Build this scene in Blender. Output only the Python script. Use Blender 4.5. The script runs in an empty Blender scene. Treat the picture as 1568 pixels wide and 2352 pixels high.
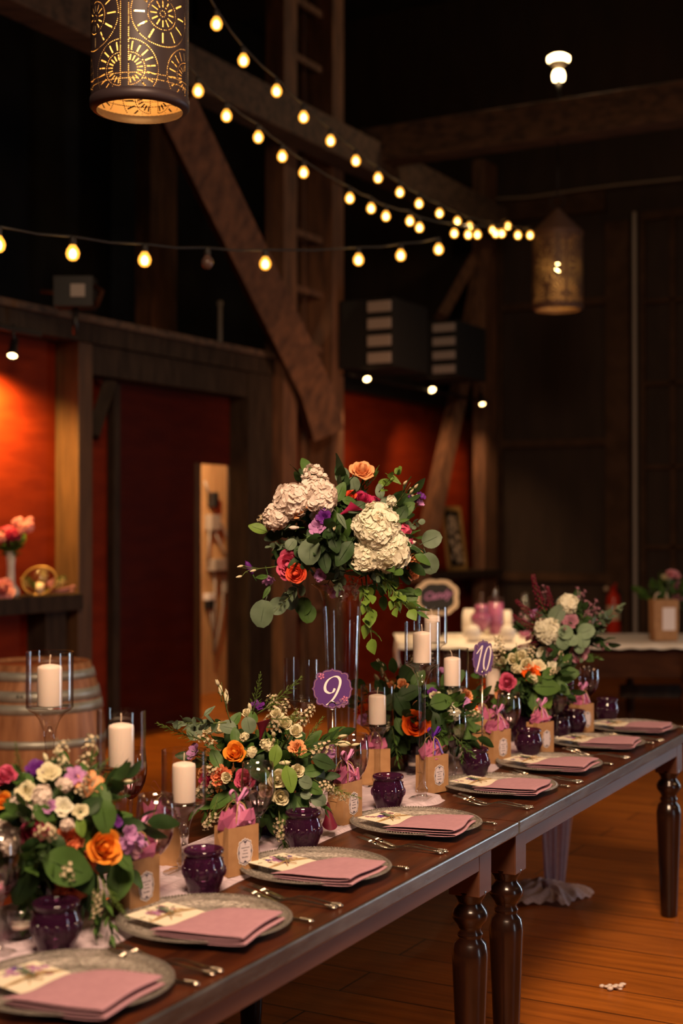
import bpy, math, random
from mathutils import Vector, Matrix, Quaternion

# ------------------------------------------------------------------ camera, world, lights, exposure
PI = math.pi
SC = bpy.context.scene
COL = SC.collection
H = 1.62                      # eye height
F = 3250.0                    # focal length in pixels of the 1568x2352 frame
PITCH = math.atan(34 / F)
cam_data = bpy.data.cameras.new('camera')
cam = bpy.data.objects.new('camera', cam_data)
COL.objects.link(cam)
cam.location = (0, 0, H)
cam.rotation_euler = (PI / 2 + PITCH, 0, 0)
cam_data.sensor_fit = 'VERTICAL'
cam_data.sensor_height = 36
cam_data.sensor_width = 24
cam_data.lens = F / 2352 * 36
cam_data.clip_start = 0.05
cam_data.clip_end = 100
cam_data.dof.use_dof = True
cam_data.dof.focus_distance = 4.1
cam_data.dof.aperture_fstop = 2.1
SC.camera = cam
SC.view_settings.view_transform = 'Standard'
SC.view_settings.look = 'None'
SC.view_settings.gamma = 1
SC.view_settings.use_curve_mapping = False
SC.view_settings.exposure = 0.0
SC.cycles.max_bounces = 14
SC.cycles.transparent_max_bounces = 40
SC.cycles.transmission_bounces = 12
SC.cycles.glossy_bounces = 5
SC.cycles.diffuse_bounces = 3
SC.cycles.caustics_reflective = False
SC.cycles.caustics_refractive = False
SC.cycles.sample_clamp_indirect = 4
SC.cycles.blur_glossy = 0.6

world = bpy.data.worlds.new('world')
SC.world = world
world.use_nodes = True
world.node_tree.nodes['Background'].inputs[0].default_value = (0.55, 0.32, 0.22, 1)
world.node_tree.nodes['Background'].inputs[1].default_value = 0.012

def lamp(name, kind, loc, target, power, color, size=1.0, size_y=None, spot=60, blend=0.5):
    d = bpy.data.lights.new(name, kind)
    d.energy = power
    d.color = color
    if kind == 'AREA':
        d.size = size
        if size_y:
            d.shape = 'RECTANGLE'
            d.size_y = size_y
    else:
        d.shadow_soft_size = size
    if kind == 'SPOT':
        d.spot_size = math.radians(spot)
        d.spot_blend = blend
    if kind == 'AREA': d.spread = math.radians(spot * 2 if spot != 60 else 180)
    o = bpy.data.objects.new(name, d)
    COL.objects.link(o)
    o.location = loc
    if target is not None:
        o.rotation_euler = (Vector(target) - Vector(loc)).to_track_quat('-Z', 'Y').to_euler()
    return o

WARM = (1.0, 0.60, 0.34)
lamp('ceiling_floodlight', 'AREA', (0.2, 0.3, 4.9), (0.7, 4.6, 0.9), 178, (1.0, 0.67, 0.43), 1.6, spot=48)
lamp('floor_fill', 'AREA', (4.6, 4.3, 3.9), (1.8, 6.5, 0.0), 74, (1.0, 0.55, 0.25), 1.5, spot=60)  # added warm fill for the floor at right, not a lamp of the room
lamp('window_daylight', 'AREA', (5.2, 0.6, 1.3), (0.5, 4.0, 0.9), 24, (0.72, 0.86, 1.0), .5, 2.2)
lamp('far_window_daylight', 'AREA', (7.2, 9.2, 1.15), (0.6, 4.5, 0.9), 80, (0.74, 0.87, 1.0), .5, 2.2)
lamp('left_window_daylight', 'AREA', (-5.8, 4.2, 1.15), (0.2, 4.2, 0.9), 22, (0.7, 0.85, 1.0), 0.45, 2.1)
lamp('gift_table_spot', 'SPOT', (1.0, 10.6, 4.4), (1.0, 11.0, 0.8), 820, (1.0, 0.66, 0.34), 0.06, spot=30, blend=0.9)
lamp('timber_fill', 'SPOT', (2.7, 9.4, 3.0), (-0.1, 13.2, 2.3), 260, (1.0, 0.46, 0.20), 0.3, spot=48, blend=1.0)  # added out of view to warm the posts and braces

# ------------------------------------------------------------------ helpers
def pt(u, v, Y):
    """world point seen at picture position (u, v), Y metres in front of the camera"""
    x = (u - 784) / F
    y = (1176 - v) / F
    dy = math.cos(PITCH) - y * math.sin(PITCH)
    dz = math.sin(PITCH) + y * math.cos(PITCH)
    s = Y / dy
    return Vector((x * s, Y, H + dz * s))

def on_z(u, v, z=0.76):
    x = (u - 784) / F
    y = (1176 - v) / F
    d = Vector((x, math.cos(PITCH) - y * math.sin(PITCH), math.sin(PITCH) + y * math.cos(PITCH)))
    s = (z - H) / d.z
    return Vector((0, 0, H)) + d * s

# table frame: J = far corner of the first table, TT along the table, NN across it
J = Vector((0.518, 4.135, 0))
TT = Vector((0.4579, 0.889, 0))
NN = Vector((-0.889, 0.4579, 0))
TZ = 0.76
TA = math.atan2(TT.y, TT.x)
def tab(t, n, z=0.76):
    p = J + TT * t + NN * n
    p.z = z
    return p

# barn wall frame: WP(s, off, z)
W0 = Vector((-1.465, 10.97, 0))
WW = Vector((0.482, 0.876, 0)).normalized()
PP = Vector((0.876, -0.482, 0)).normalized()
WA = math.atan2(WW.y, WW.x)
def wall(s, off, z=0.0):
    p = W0 + WW * s + PP * off
    p.z = z
    return p
def s_at(u, off=0.0):
    k = (u - 784) / F
    b = W0 + PP * off
    return (k * b.y - b.x) / (WW.x - k * WW.y)
def z_at(u, v, off=0.0):
    p = wall(s_at(u, off), off)
    return H + (1210 - v) / F * p.y
def back_r(u, s, extra=0.0):
    """distance along PP at wall position s seen at picture column u"""
    k = (u - 784) / F
    b = W0 + WW * s
    return (k * b.y - b.x) / (PP.x - k * PP.y)

class MB:
    def __init__(self):
        self.v = []
        self.f = []
        self.m = []
    def add(self, vs, fs, mi=0, M=None):
        o = len(self.v)
        if M is not None:
            vs = [M @ Vector(p) for p in vs]
        self.v.extend([tuple(p) for p in vs])
        self.f.extend([tuple(i + o for i in f) for f in fs])
        self.m.extend([mi] * len(fs))
    def box(self, a, b, mi=0, M=None):
        (x0, y0, z0), (x1, y1, z1) = a, b
        vs = [(x0, y0, z0), (x1, y0, z0), (x1, y1, z0), (x0, y1, z0), (x0, y0, z1), (x1, y0, z1), (x1, y1, z1), (x0, y1, z1)]
        fs = [(0, 3, 2, 1), (4, 5, 6, 7), (0, 1, 5, 4), (1, 2, 6, 5), (2, 3, 7, 6), (3, 0, 4, 7)]
        self.add(vs, fs, mi, M)
    def lathe(self, prof, seg=32, mi=0, M=None, mod=None, cap0=False, cap1=False):
        vs, fs = [], []
        for j, (r, z) in enumerate(prof):
            for i in range(seg):
                a = 2 * PI * i / seg
                rr = r * (mod(a, z, r) if mod else 1)
                vs.append((rr * math.cos(a), rr * math.sin(a), z))
        for j in range(len(prof) - 1):
            for i in range(seg):
                k = (i + 1) % seg
                fs.append((j * seg + i, j * seg + k, (j + 1) * seg + k, (j + 1) * seg + i))
        if cap0:
            fs.append(tuple(reversed(range(seg))))
        if cap1:
            fs.append(tuple((len(prof) - 1) * seg + i for i in range(seg)))
        self.add(vs, fs, mi, M)
    def tube(self, path, r, seg=8, mi=0, M=None, caps=True, flat=1.0):
        path = [Vector(p) for p in path]
        n = len(path)
        rs = r if isinstance(r, (list, tuple)) else [r] * n
        vs, fs = [], []
        up = Vector((0, 0, 1))
        prev = None
        for j, p in enumerate(path):
            d = (path[min(j + 1, n - 1)] - path[max(j - 1, 0)])
            if d.length < 1e-9:
                d = Vector((0, 0, 1))
            d.normalize()
            if prev is None:
                ref = up if abs(d.z) < 0.9 else Vector((1, 0, 0))
                x = d.cross(ref).normalized()
            else:
                x = (prev - d * prev.dot(d))
                x = x.normalized() if x.length > 1e-6 else d.orthogonal().normalized()
            prev = x
            y = d.cross(x)
            for i in range(seg):
                a = 2 * PI * i / seg
                vs.append(p + x * (rs[j] * math.cos(a)) + y * (rs[j] * flat * math.sin(a)))
        for j in range(n - 1):
            for i in range(seg):
                k = (i + 1) % seg
                fs.append((j * seg + i, j * seg + k, (j + 1) * seg + k, (j + 1) * seg + i))
        if caps:
            fs.append(tuple(reversed(range(seg))))
            fs.append(tuple((n - 1) * seg + i for i in range(seg)))
        self.add(vs, fs, mi, M)
    def grid(self, fn, nu, nv, mi=0, M=None):
        vs = [fn(i / nu, j / nv) for j in range(nv + 1) for i in range(nu + 1)]
        fs = [(j * (nu + 1) + i, j * (nu + 1) + i + 1, (j + 1) * (nu + 1) + i + 1, (j + 1) * (nu + 1) + i) for j in range(nv) for i in range(nu)]
        self.add(vs, fs, mi, M)
    def prism(self, pts, z0, z1, mi=0, M=None):
        n = len(pts)
        vs = [(x, y, z0) for x, y in pts] + [(x, y, z1) for x, y in pts]
        fs = [tuple(reversed(range(n))), tuple(range(n, 2 * n))]
        fs += [(i, (i + 1) % n, n + (i + 1) % n, n + i) for i in range(n)]
        self.add(vs, fs, mi, M)
    def ball(self, c, r, seg=12, rings=8, mi=0, sc=(1, 1, 1)):
        prof = [(math.sin(PI * j / rings), -math.cos(PI * j / rings)) for j in range(rings + 1)]
        prof[0] = (1e-4, -1)
        prof[-1] = (1e-4, 1)
        self.lathe(prof, seg, mi, Matrix.Translation(c) @ Matrix.Diagonal((r * sc[0], r * sc[1], r * sc[2], 1)))
    def data(self, name, mats, smooth=True):
        me = bpy.data.meshes.new(name)
        me.from_pydata(self.v, [], self.f)
        for m in (mats if isinstance(mats, (list, tuple)) else [mats]):
            me.materials.append(m)
        for p, k in zip(me.polygons, self.m):
            p.material_index = k
            p.use_smooth = smooth
        me.update()
        return me
    def build(self, name, mats, parent=None, smooth=True, bevel=0.0, solid=0.0, sub=0, autos=False):
        o = bpy.data.objects.new(name, self.data(name, mats, smooth))
        COL.objects.link(o)
        o.parent = parent
        if solid:
            s = o.modifiers.new('thickness', 'SOLIDIFY')
            s.thickness = solid
            s.offset = 0
        if sub:
            s = o.modifiers.new('smooth', 'SUBSURF')
            s.levels = s.render_levels = sub
        if bevel:
            b = o.modifiers.new('bevel', 'BEVEL')
            b.width = bevel
            b.segments = 2
            b.limit_method = 'ANGLE'
        if autos:
            for p in o.data.polygons:
                p.use_smooth = False
        return o

def tag(o, label=None, cat=None, group=None, kind=None):
    if label: o['label'] = label
    if cat: o['category'] = cat
    if group: o['group'] = group
    if kind: o['kind'] = kind
    return o
def thing(name, label, cat, loc=(0, 0, 0), rz=0.0, group=None):
    o = bpy.data.objects.new(name, None)
    COL.objects.link(o)
    o.empty_display_size = 0.05
    o.location = loc
    o.rotation_euler = (0, 0, rz)
    return tag(o, label, cat, group)
def inst(name, me, parent=None, loc=(0, 0, 0), quat=None, scale=1.0, mat=None, label=None):
    o = bpy.data.objects.new(name, me)
    COL.objects.link(o)
    o.parent = parent
    o.location = loc
    if quat is not None:
        o.rotation_mode = 'QUATERNION'
        o.rotation_quaternion = quat
    o.scale = (scale,) * 3 if not isinstance(scale, (tuple, list, Vector)) else scale
    if mat is not None:
        o.material_slots[0].link = 'OBJECT'
        o.material_slots[0].material = mat
    if label: o['label'] = label
    return o
def copy_tree(o, parent=None):
    c = o.copy()
    COL.objects.link(c)
    if parent is not None:
        c.parent = parent
    for ch in list(o.children):
        copy_tree(ch, c)
    return c
ORD = ['first', 'second', 'third', 'fourth', 'fifth', 'sixth', 'seventh', 'eighth', 'ninth', 'tenth', 'eleventh', 'twelfth', 'thirteenth', 'fourteenth', 'fifteenth', 'sixteenth', 'seventeenth']

# ------------------------------------------------------------------ materials
def newmat(name):
    m = bpy.data.materials.new(name)
    m.use_nodes = True
    nt = m.node_tree
    nt.nodes.clear()
    out = nt.nodes.new('ShaderNodeOutputMaterial')
    return m, nt, out
def N(nt, kind, **kw):
    n = nt.nodes.new(kind)
    for k, v in kw.items():
        if k.startswith('i_'):
            key = k[2:]
            key = int(key) if key.isdigit() else key.replace('_', ' ')
            n.inputs[key].default_value = v
        else:
            setattr(n, k, v)
    return n
def rgb(c):
    return (c[0], c[1], c[2], 1)
def plain(name, c, rough=0.5, metal=0.0, emit=None, es=0.0, coat=0.0, sss=0.0, spec=0.5):
    m, nt, out = newmat(name)
    b = N(nt, 'ShaderNodeBsdfPrincipled')
    b.inputs['Base Color'].default_value = rgb(c)
    b.inputs['Roughness'].default_value = rough
    b.inputs['Metallic'].default_value = metal
    b.inputs['Coat Weight'].default_value = coat
    b.inputs['Specular IOR Level'].default_value = spec
    if sss:
        b.inputs['Subsurface Weight'].default_value = sss
        b.inputs['Subsurface Radius'].default_value = (0.01, 0.006, 0.004)
        b.inputs['Subsurface Scale'].default_value = 1.0
    if emit:
        b.inputs['Emission Color'].default_value = rgb(emit)
        b.inputs['Emission Strength'].default_value = es
    nt.links.new(b.outputs[0], out.inputs[0])
    return m
def noisy(name, c1, c2, scale=8, rough=0.6, metal=0.0, stretch=(1, 1, 1), bump=0.2, detail=5, coat=0.0, bscale=None, lo=0.35, hi=0.65, spec=0.5):
    m, nt, out = newmat(name)
    tc = N(nt, 'ShaderNodeTexCoord')
    mp = N(nt, 'ShaderNodeMapping')
    mp.inputs['Scale'].default_value = stretch
    no = N(nt, 'ShaderNodeTexNoise')
    no.inputs['Scale'].default_value = scale
    no.inputs['Detail'].default_value = detail
    cr = N(nt, 'ShaderNodeValToRGB')
    cr.color_ramp.elements[0].position = lo
    cr.color_ramp.elements[1].position = hi
    cr.color_ramp.elements[0].color = rgb(c1)
    cr.color_ramp.elements[1].color = rgb(c2)
    b = N(nt, 'ShaderNodeBsdfPrincipled')
    b.inputs['Roughness'].default_value = rough
    b.inputs['Metallic'].default_value = metal
    b.inputs['Coat Weight'].default_value = coat
    b.inputs['Specular IOR Level'].default_value = spec
    L = nt.links.new
    L(tc.outputs['Object'], mp.inputs[0]); L(mp.outputs[0], no.inputs[0]); L(no.outputs[0], cr.inputs[0]); L(cr.outputs[0], b.inputs['Base Color'])
    if bump:
        bp = N(nt, 'ShaderNodeBump')
        bp.inputs['Strength'].default_value = bump
        bp.inputs['Distance'].default_value = 0.01
        if bscale:
            n2 = N(nt, 'ShaderNodeTexNoise')
            n2.inputs['Scale'].default_value = bscale
            L(mp.outputs[0], n2.inputs[0]); L(n2.outputs[0], bp.inputs['Height'])
        else:
            L(no.outputs[0], bp.inputs['Height'])
        L(bp.outputs[0], b.inputs['Normal'])
    L(b.outputs[0], out.inputs[0])
    return m
def petalmat(name, c, c2=None, trans=0.28):
    m, nt, out = newmat(name)
    L = nt.links.new
    tc = N(nt, 'ShaderNodeTexCoord')
    no = N(nt, 'ShaderNodeTexNoise')
    no.inputs['Scale'].default_value = 2.2
    mx = N(nt, 'ShaderNodeMix', data_type='RGBA')
    mx.inputs[6].default_value = rgb(c)
    mx.inputs[7].default_value = rgb(c2 or [min(1, k * 1.25) for k in c])
    L(tc.outputs['Object'], no.inputs[0]); L(no.outputs[0], mx.inputs[0])
    d = N(nt, 'ShaderNodeBsdfPrincipled')
    d.inputs['Roughness'].default_value = 0.55
    d.inputs['Specular IOR Level'].default_value = 0.25
    t = N(nt, 'ShaderNodeBsdfTranslucent')
    ms = N(nt, 'ShaderNodeMixShader')
    ms.inputs[0].default_value = trans
    L(mx.outputs[2], d.inputs['Base Color']); L(mx.outputs[2], t.inputs[0])
    L(d.outputs[0], ms.inputs[1]); L(t.outputs[0], ms.inputs[2]); L(ms.outputs[0], out.inputs[0])
    return m
def thin_glass(name, tint=(1, 1, 1), edge=(0.48, 0.48, 0.48), rough=0.05, refl=1.05, bump=0.0, bs=60):
    """clear thin-walled glass: straight-through transmission plus Fresnel reflection"""
    m, nt, out = newmat(name)
    L = nt.links.new
    lw = N(nt, 'ShaderNodeLayerWeight')
    lw.inputs[0].default_value = 0.5
    pw = N(nt, 'ShaderNodeMath', operation='POWER')
    pw.inputs[1].default_value = 3.0
    mx = N(nt, 'ShaderNodeMix', data_type='RGBA')
    mx.inputs[6].default_value = rgb(tint)
    mx.inputs[7].default_value = rgb(edge)
    tr = N(nt, 'ShaderNodeBsdfTransparent')
    gl = N(nt, 'ShaderNodeBsdfGlossy')
    gl.inputs['Roughness'].default_value = rough
    p5 = N(nt, 'ShaderNodeMath', operation='POWER'); p5.inputs[1].default_value = 4.0
    mu = N(nt, 'ShaderNodeMath', operation='MULTIPLY_ADD'); mu.inputs[1].default_value = .85 * refl; mu.inputs[2].default_value = .055 * refl
    mu.use_clamp = True
    ms = N(nt, 'ShaderNodeMixShader')
    L(lw.outputs['Facing'], pw.inputs[0]); L(pw.outputs[0], mx.inputs[0]); L(mx.outputs[2], tr.inputs[0])
    L(lw.outputs['Facing'], p5.inputs[0]); L(p5.outputs[0], mu.inputs[0]); L(mu.outputs[0], ms.inputs[0]); L(tr.outputs[0], ms.inputs[1]); L(gl.outputs[0], ms.inputs[2]); L(ms.outputs[0], out.inputs[0])
    if bump:
        tc = N(nt, 'ShaderNodeTexCoord')
        vo = N(nt, 'ShaderNodeTexVoronoi')
        vo.inputs['Scale'].default_value = bs
        bp = N(nt, 'ShaderNodeBump')
        bp.inputs['Strength'].default_value = bump
        L(tc.outputs['Object'], vo.inputs[0]); L(vo.outputs[0], bp.inputs['Height']); L(bp.outputs[0], gl.inputs['Normal'])
    return m
def solid_glass(name, c=(1, 1, 1), ior=1.5):
    m, nt, out = newmat(name)
    g = N(nt, 'ShaderNodeBsdfGlass')
    g.inputs['Color'].default_value = rgb(c)
    g.inputs['IOR'].default_value = ior
    g.inputs['Roughness'].default_value = 0.0
    nt.links.new(g.outputs[0], out.inputs[0])
    return m
def emitter(name, c, s):
    m, nt, out = newmat(name)
    e = N(nt, 'ShaderNodeEmission')
    e.inputs[0].default_value = rgb(c)
    e.inputs[1].default_value = s
    nt.links.new(e.outputs[0], out.inputs[0])
    return m

M = {}
M['timber'] = noisy('timber', (0.075, 0.034, 0.018), (0.17, 0.078, 0.038), 5, 0.75, stretch=(3, 3, 0.5), bump=0.4)
M['timber_h'] = noisy('timber_horizontal', (0.045, 0.027, 0.017), (0.12, 0.068, 0.040), 5, 0.8, stretch=(0.6, 3, 3), bump=0.4)
M['dark_wood'] = noisy('dark_painted_wood', (0.024, 0.015, 0.010), (0.044, 0.028, 0.018), 6, 0.7, stretch=(3, 3, 0.6), bump=0.2, spec=.2)
M['rail'] = noisy('door_rail_wood', (0.05, 0.027, 0.015), (0.08, 0.043, 0.024), 5, .8, bump=.1, spec=.2)
M['lit_wood'] = noisy('planed_wood', (0.065, 0.030, 0.012), (0.11, 0.052, 0.021), 5, 0.6, stretch=(4, 4, 0.5), bump=0.3)
M['red'] = noisy('red_painted_boards', (0.15, 0.014, 0.002), (0.20, 0.021, 0.003), 3, 0.7, stretch=(1, 1, 4), bump=0.15, spec=0.15)
M['shaded_red'] = noisy('shaded_red_boards', (0.045, 0.004, 0.002), (0.06, 0.006, 0.002), 3, 0.6, stretch=(1, 1, 4), bump=0.1, spec=0.15)  # red boards with the shade of the recess put into the colour
M['panel'] = noisy('dark_barn_panel', (0.024, 0.013, 0.008), (0.036, 0.020, 0.012), 3, 0.8, stretch=(2, 2, 0.5), bump=0.2)
M['black'] = plain('black_metal', (0.008, 0.007, 0.007), 0.45)
M['blackcloth'] = plain('black_box', (0.004, 0.004, 0.004), 0.85)
M['ceil'] = noisy('dark_ceiling_boards', (0.010, 0.009, 0.009), (0.022, 0.020, 0.019), 2, 0.9, bump=0.1)
M['plywood'] = noisy('plywood', (0.45, 0.25, 0.10), (0.62, 0.38, 0.17), 4, 0.6, stretch=(6, 6, 0.6), bump=0.1)
M['pale_grille'] = plain('pale_grille', (0.32, 0.28, 0.26), 0.7)
M['grey_plastic'] = plain('grey_plastic', (0.30, 0.25, 0.20), 0.5)
M['pipe'] = plain('white_pipe', (0.35, 0.31, 0.28), 0.5)
M['silver'] = plain('silver', (0.72, 0.63, 0.52), 0.18, 1.0)
M['steel_hoop'] = noisy('galvanised_hoop', (0.34, 0.33, 0.28), (0.50, 0.50, 0.44), 12, 0.45, 0.5, bump=0.1)
M['barrel'] = noisy('oak_stave', (0.24, 0.095, 0.04), (0.42, 0.19, 0.085), 5, 0.5, stretch=(5, 5, 0.5), bump=0.25)
M['barrel_top'] = noisy('oak_head', (0.30, 0.10, 0.03), (0.45, 0.17, 0.05), 5, 0.4, stretch=(1, 8, 1), bump=0.1)
M['kraft'] = noisy('kraft_paper', (0.30, 0.15, 0.06), (0.36, 0.19, 0.08), 30, 0.75, bump=0.08)
M['label_paper'] = plain('label_paper', (0.55, 0.46, 0.48), 0.6)
M['label_ink'] = plain('label_ink', (0.03, 0.02, 0.04), 0.6)
M['label_white'] = plain('label_white_rim', (0.70, 0.62, 0.60), 0.6)
M['tissue'] = petalmat('pink_tissue_paper', (0.45, 0.10, 0.22), (0.60, 0.18, 0.33), 0.3)
M['ribbon'] = petalmat('pink_satin_ribbon', (0.60, 0.25, 0.48), None, 0.15)
M['ribbon_purple'] = plain('purple_ribbon', (0.10, 0.02, 0.30), 0.3)
M['candle'] = plain('candle_wax', (0.84, 0.69, 0.59), 0.5, sss=0.3)
M['wick'] = plain('wick', (0.7, 0.55, 0.42), 0.8)
M['gauze'] = noisy('lilac_gauze', (0.62, 0.49, 0.56), (0.74, 0.60, 0.67), 40, 0.9, stretch=(0.25, 3, 1), bump=0.5, bscale=50)
def add_translucence(m, c, k):
    nt = m.node_tree
    out = [n for n in nt.nodes if n.type == 'OUTPUT_MATERIAL'][0]
    src = out.inputs[0].links[0].from_socket
    t = N(nt, 'ShaderNodeBsdfTranslucent'); t.inputs[0].default_value = rgb(c)
    ms = N(nt, 'ShaderNodeMixShader'); ms.inputs[0].default_value = k
    nt.links.new(src, ms.inputs[1]); nt.links.new(t.outputs[0], ms.inputs[2]); nt.links.new(ms.outputs[0], out.inputs[0])
add_translucence(M['gauze'], (0.72, 0.58, 0.64), .28)
M['napkin'] = noisy('lilac_linen_napkin', (0.37, 0.19, 0.235), (0.41, 0.215, 0.26), 60, 0.8, bump=0.15)
M['card'] = plain('cream_card', (0.72, 0.64, 0.50), 0.6)
M['twine'] = plain('jute_twine', (0.35, 0.22, 0.09), 0.8)
M['glass'] = thin_glass('clear_thin_glass')
M['sglass'] = thin_glass('clear_stem_glass', (0.93, 0.92, 0.91), (0.60, 0.58, 0.56), 0.04, 1.9)
def purple_glass():
    m = thin_glass('purple_tumbler_glass', (0.46, 0.24, 0.42), (0.10, 0.05, 0.11), 0.06, 1.3)
    nt = m.node_tree
    out = [n for n in nt.nodes if n.type == 'OUTPUT_MATERIAL'][0]
    src = out.inputs[0].links[0].from_socket
    d = N(nt, 'ShaderNodeBsdfDiffuse'); d.inputs[0].default_value = (0.075, 0.018, 0.06, 1)
    ms = N(nt, 'ShaderNodeMixShader'); ms.inputs[0].default_value = .22
    nt.links.new(src, ms.inputs[1]); nt.links.new(d.outputs[0], ms.inputs[2]); nt.links.new(ms.outputs[0], out.inputs[0])
    return m
M['purple_glass'] = purple_glass()
M['wood_cloth_white'] = noisy('white_table_cloth', (0.78, 0.70, 0.60), (0.85, 0.77, 0.68), 10, 0.8, bump=0.2)
M['red_ext'] = plain('red_extinguisher_paint', (0.55, 0.03, 0.01), 0.3)
M['gold'] = plain('gold_frame', (0.45, 0.27, 0.09), 0.4, 0.3)
M['cream'] = plain('cream_paint', (0.62, 0.48, 0.34), 0.5)
M['white'] = plain('white_ceramic', (0.72, 0.66, 0.60), 0.3)
M['sign_purple'] = plain('purple_card', (0.085, 0.025, 0.16), 0.5)
M['sign_white'] = plain('white_lettering', (0.85, 0.76, 0.72), 0.5)
M['sign_gold'] = plain('gold_line', (0.42, 0.24, 0.16), 0.5)
M['gem'] = plain('pink_flower_sticker', (0.55, 0.18, 0.30), 0.3)
M['gem2'] = plain('mauve_flower_sticker', (0.20, 0.10, 0.20), 0.3)
M['cable'] = plain('black_cable', (0.012, 0.010, 0.009), 0.6)
def amber_bulb():
    m, nt, out = newmat('glowing_bulb')
    e = N(nt, 'ShaderNodeEmission'); e.inputs[0].default_value = (1.0, .40, .05, 1); e.inputs[1].default_value = 3.2
    t = N(nt, 'ShaderNodeBsdfTransparent'); t.inputs[0].default_value = (1, .8, .5, 1)
    ms = N(nt, 'ShaderNodeMixShader'); ms.inputs[0].default_value = .5
    nt.links.new(e.outputs[0], ms.inputs[1]); nt.links.new(t.outputs[0], ms.inputs[2]); nt.links.new(ms.outputs[0], out.inputs[0])
    return m
M['bulb'] = amber_bulb()
M['bulb_core'] = emitter('glowing_filament', (1.0, 0.64, 0.24), 32)
M['bulb_off'] = plain('unlit_bulb', (0.10, 0.06, 0.05), 0.2)
M['lamp_face'] = emitter('spot_lamp_face', (1.0, 0.62, 0.25), 18)
M['flood'] = emitter('flood_bulb_glass', (1.0, 0.66, 0.30), 16)
M['purple_sand'] = noisy('purple_candy', (0.30, 0.06, 0.16), (0.50, 0.14, 0.27), 60, 0.4)

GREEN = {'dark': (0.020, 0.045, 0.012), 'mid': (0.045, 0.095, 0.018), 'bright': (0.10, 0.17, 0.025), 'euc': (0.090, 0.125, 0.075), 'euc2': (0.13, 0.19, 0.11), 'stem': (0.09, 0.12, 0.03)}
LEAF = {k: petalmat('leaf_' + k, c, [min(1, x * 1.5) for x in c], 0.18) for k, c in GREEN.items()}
PET = {
 'filler': petalmat('petal_filler', (0.52, 0.42, 0.26), (0.66, 0.55, 0.38)),
 'white': petalmat('petal_white', (0.72, 0.68, 0.50), (0.82, 0.78, 0.64)),
 'cream': petalmat('petal_cream', (0.70, 0.62, 0.38), (0.78, 0.72, 0.50)),
 'blush': petalmat('petal_blush_white', (0.74, 0.62, 0.54), (0.82, 0.70, 0.62)),
 'peach': petalmat('petal_peach', (0.84, 0.34, 0.13), (0.86, 0.45, 0.22)),
 'orange': petalmat('petal_orange', (0.88, 0.26, 0.02), (0.92, 0.38, 0.05)),
 'hot_orange': petalmat('petal_hot_orange', (0.90, 0.12, 0.01), (0.92, 0.19, 0.02)),
 'coral': petalmat('petal_coral', (0.84, 0.08, 0.035), (0.86, 0.15, 0.06)),
 'salmon': petalmat('petal_salmon', (0.84, 0.20, 0.08), (0.88, 0.30, 0.15)),
 'pink': petalmat('petal_pink', (0.60, 0.07, 0.16), (0.68, 0.13, 0.24)),
 'magenta': petalmat('petal_magenta', (0.40, 0.015, 0.08), (0.50, 0.03, 0.12)),
 'burgundy': petalmat('petal_burgundy', (0.14, 0.008, 0.025), (0.20, 0.014, 0.04)),
 'violet': petalmat('petal_violet', (0.10, 0.012, 0.17), (0.16, 0.025, 0.26)),
 'lilac': petalmat('petal_lilac', (0.44, 0.18, 0.42), (0.55, 0.27, 0.52)),
 'mauve': petalmat('petal_mauve', (0.36, 0.15, 0.20), (0.45, 0.21, 0.27)),
 'rosy': petalmat('petal_rosy', (0.50, 0.06, 0.13), (0.60, 0.10, 0.20)),
 'lightpink': petalmat('petal_light_pink', (0.74, 0.28, 0.34), (0.80, 0.40, 0.44)),
}

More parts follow.
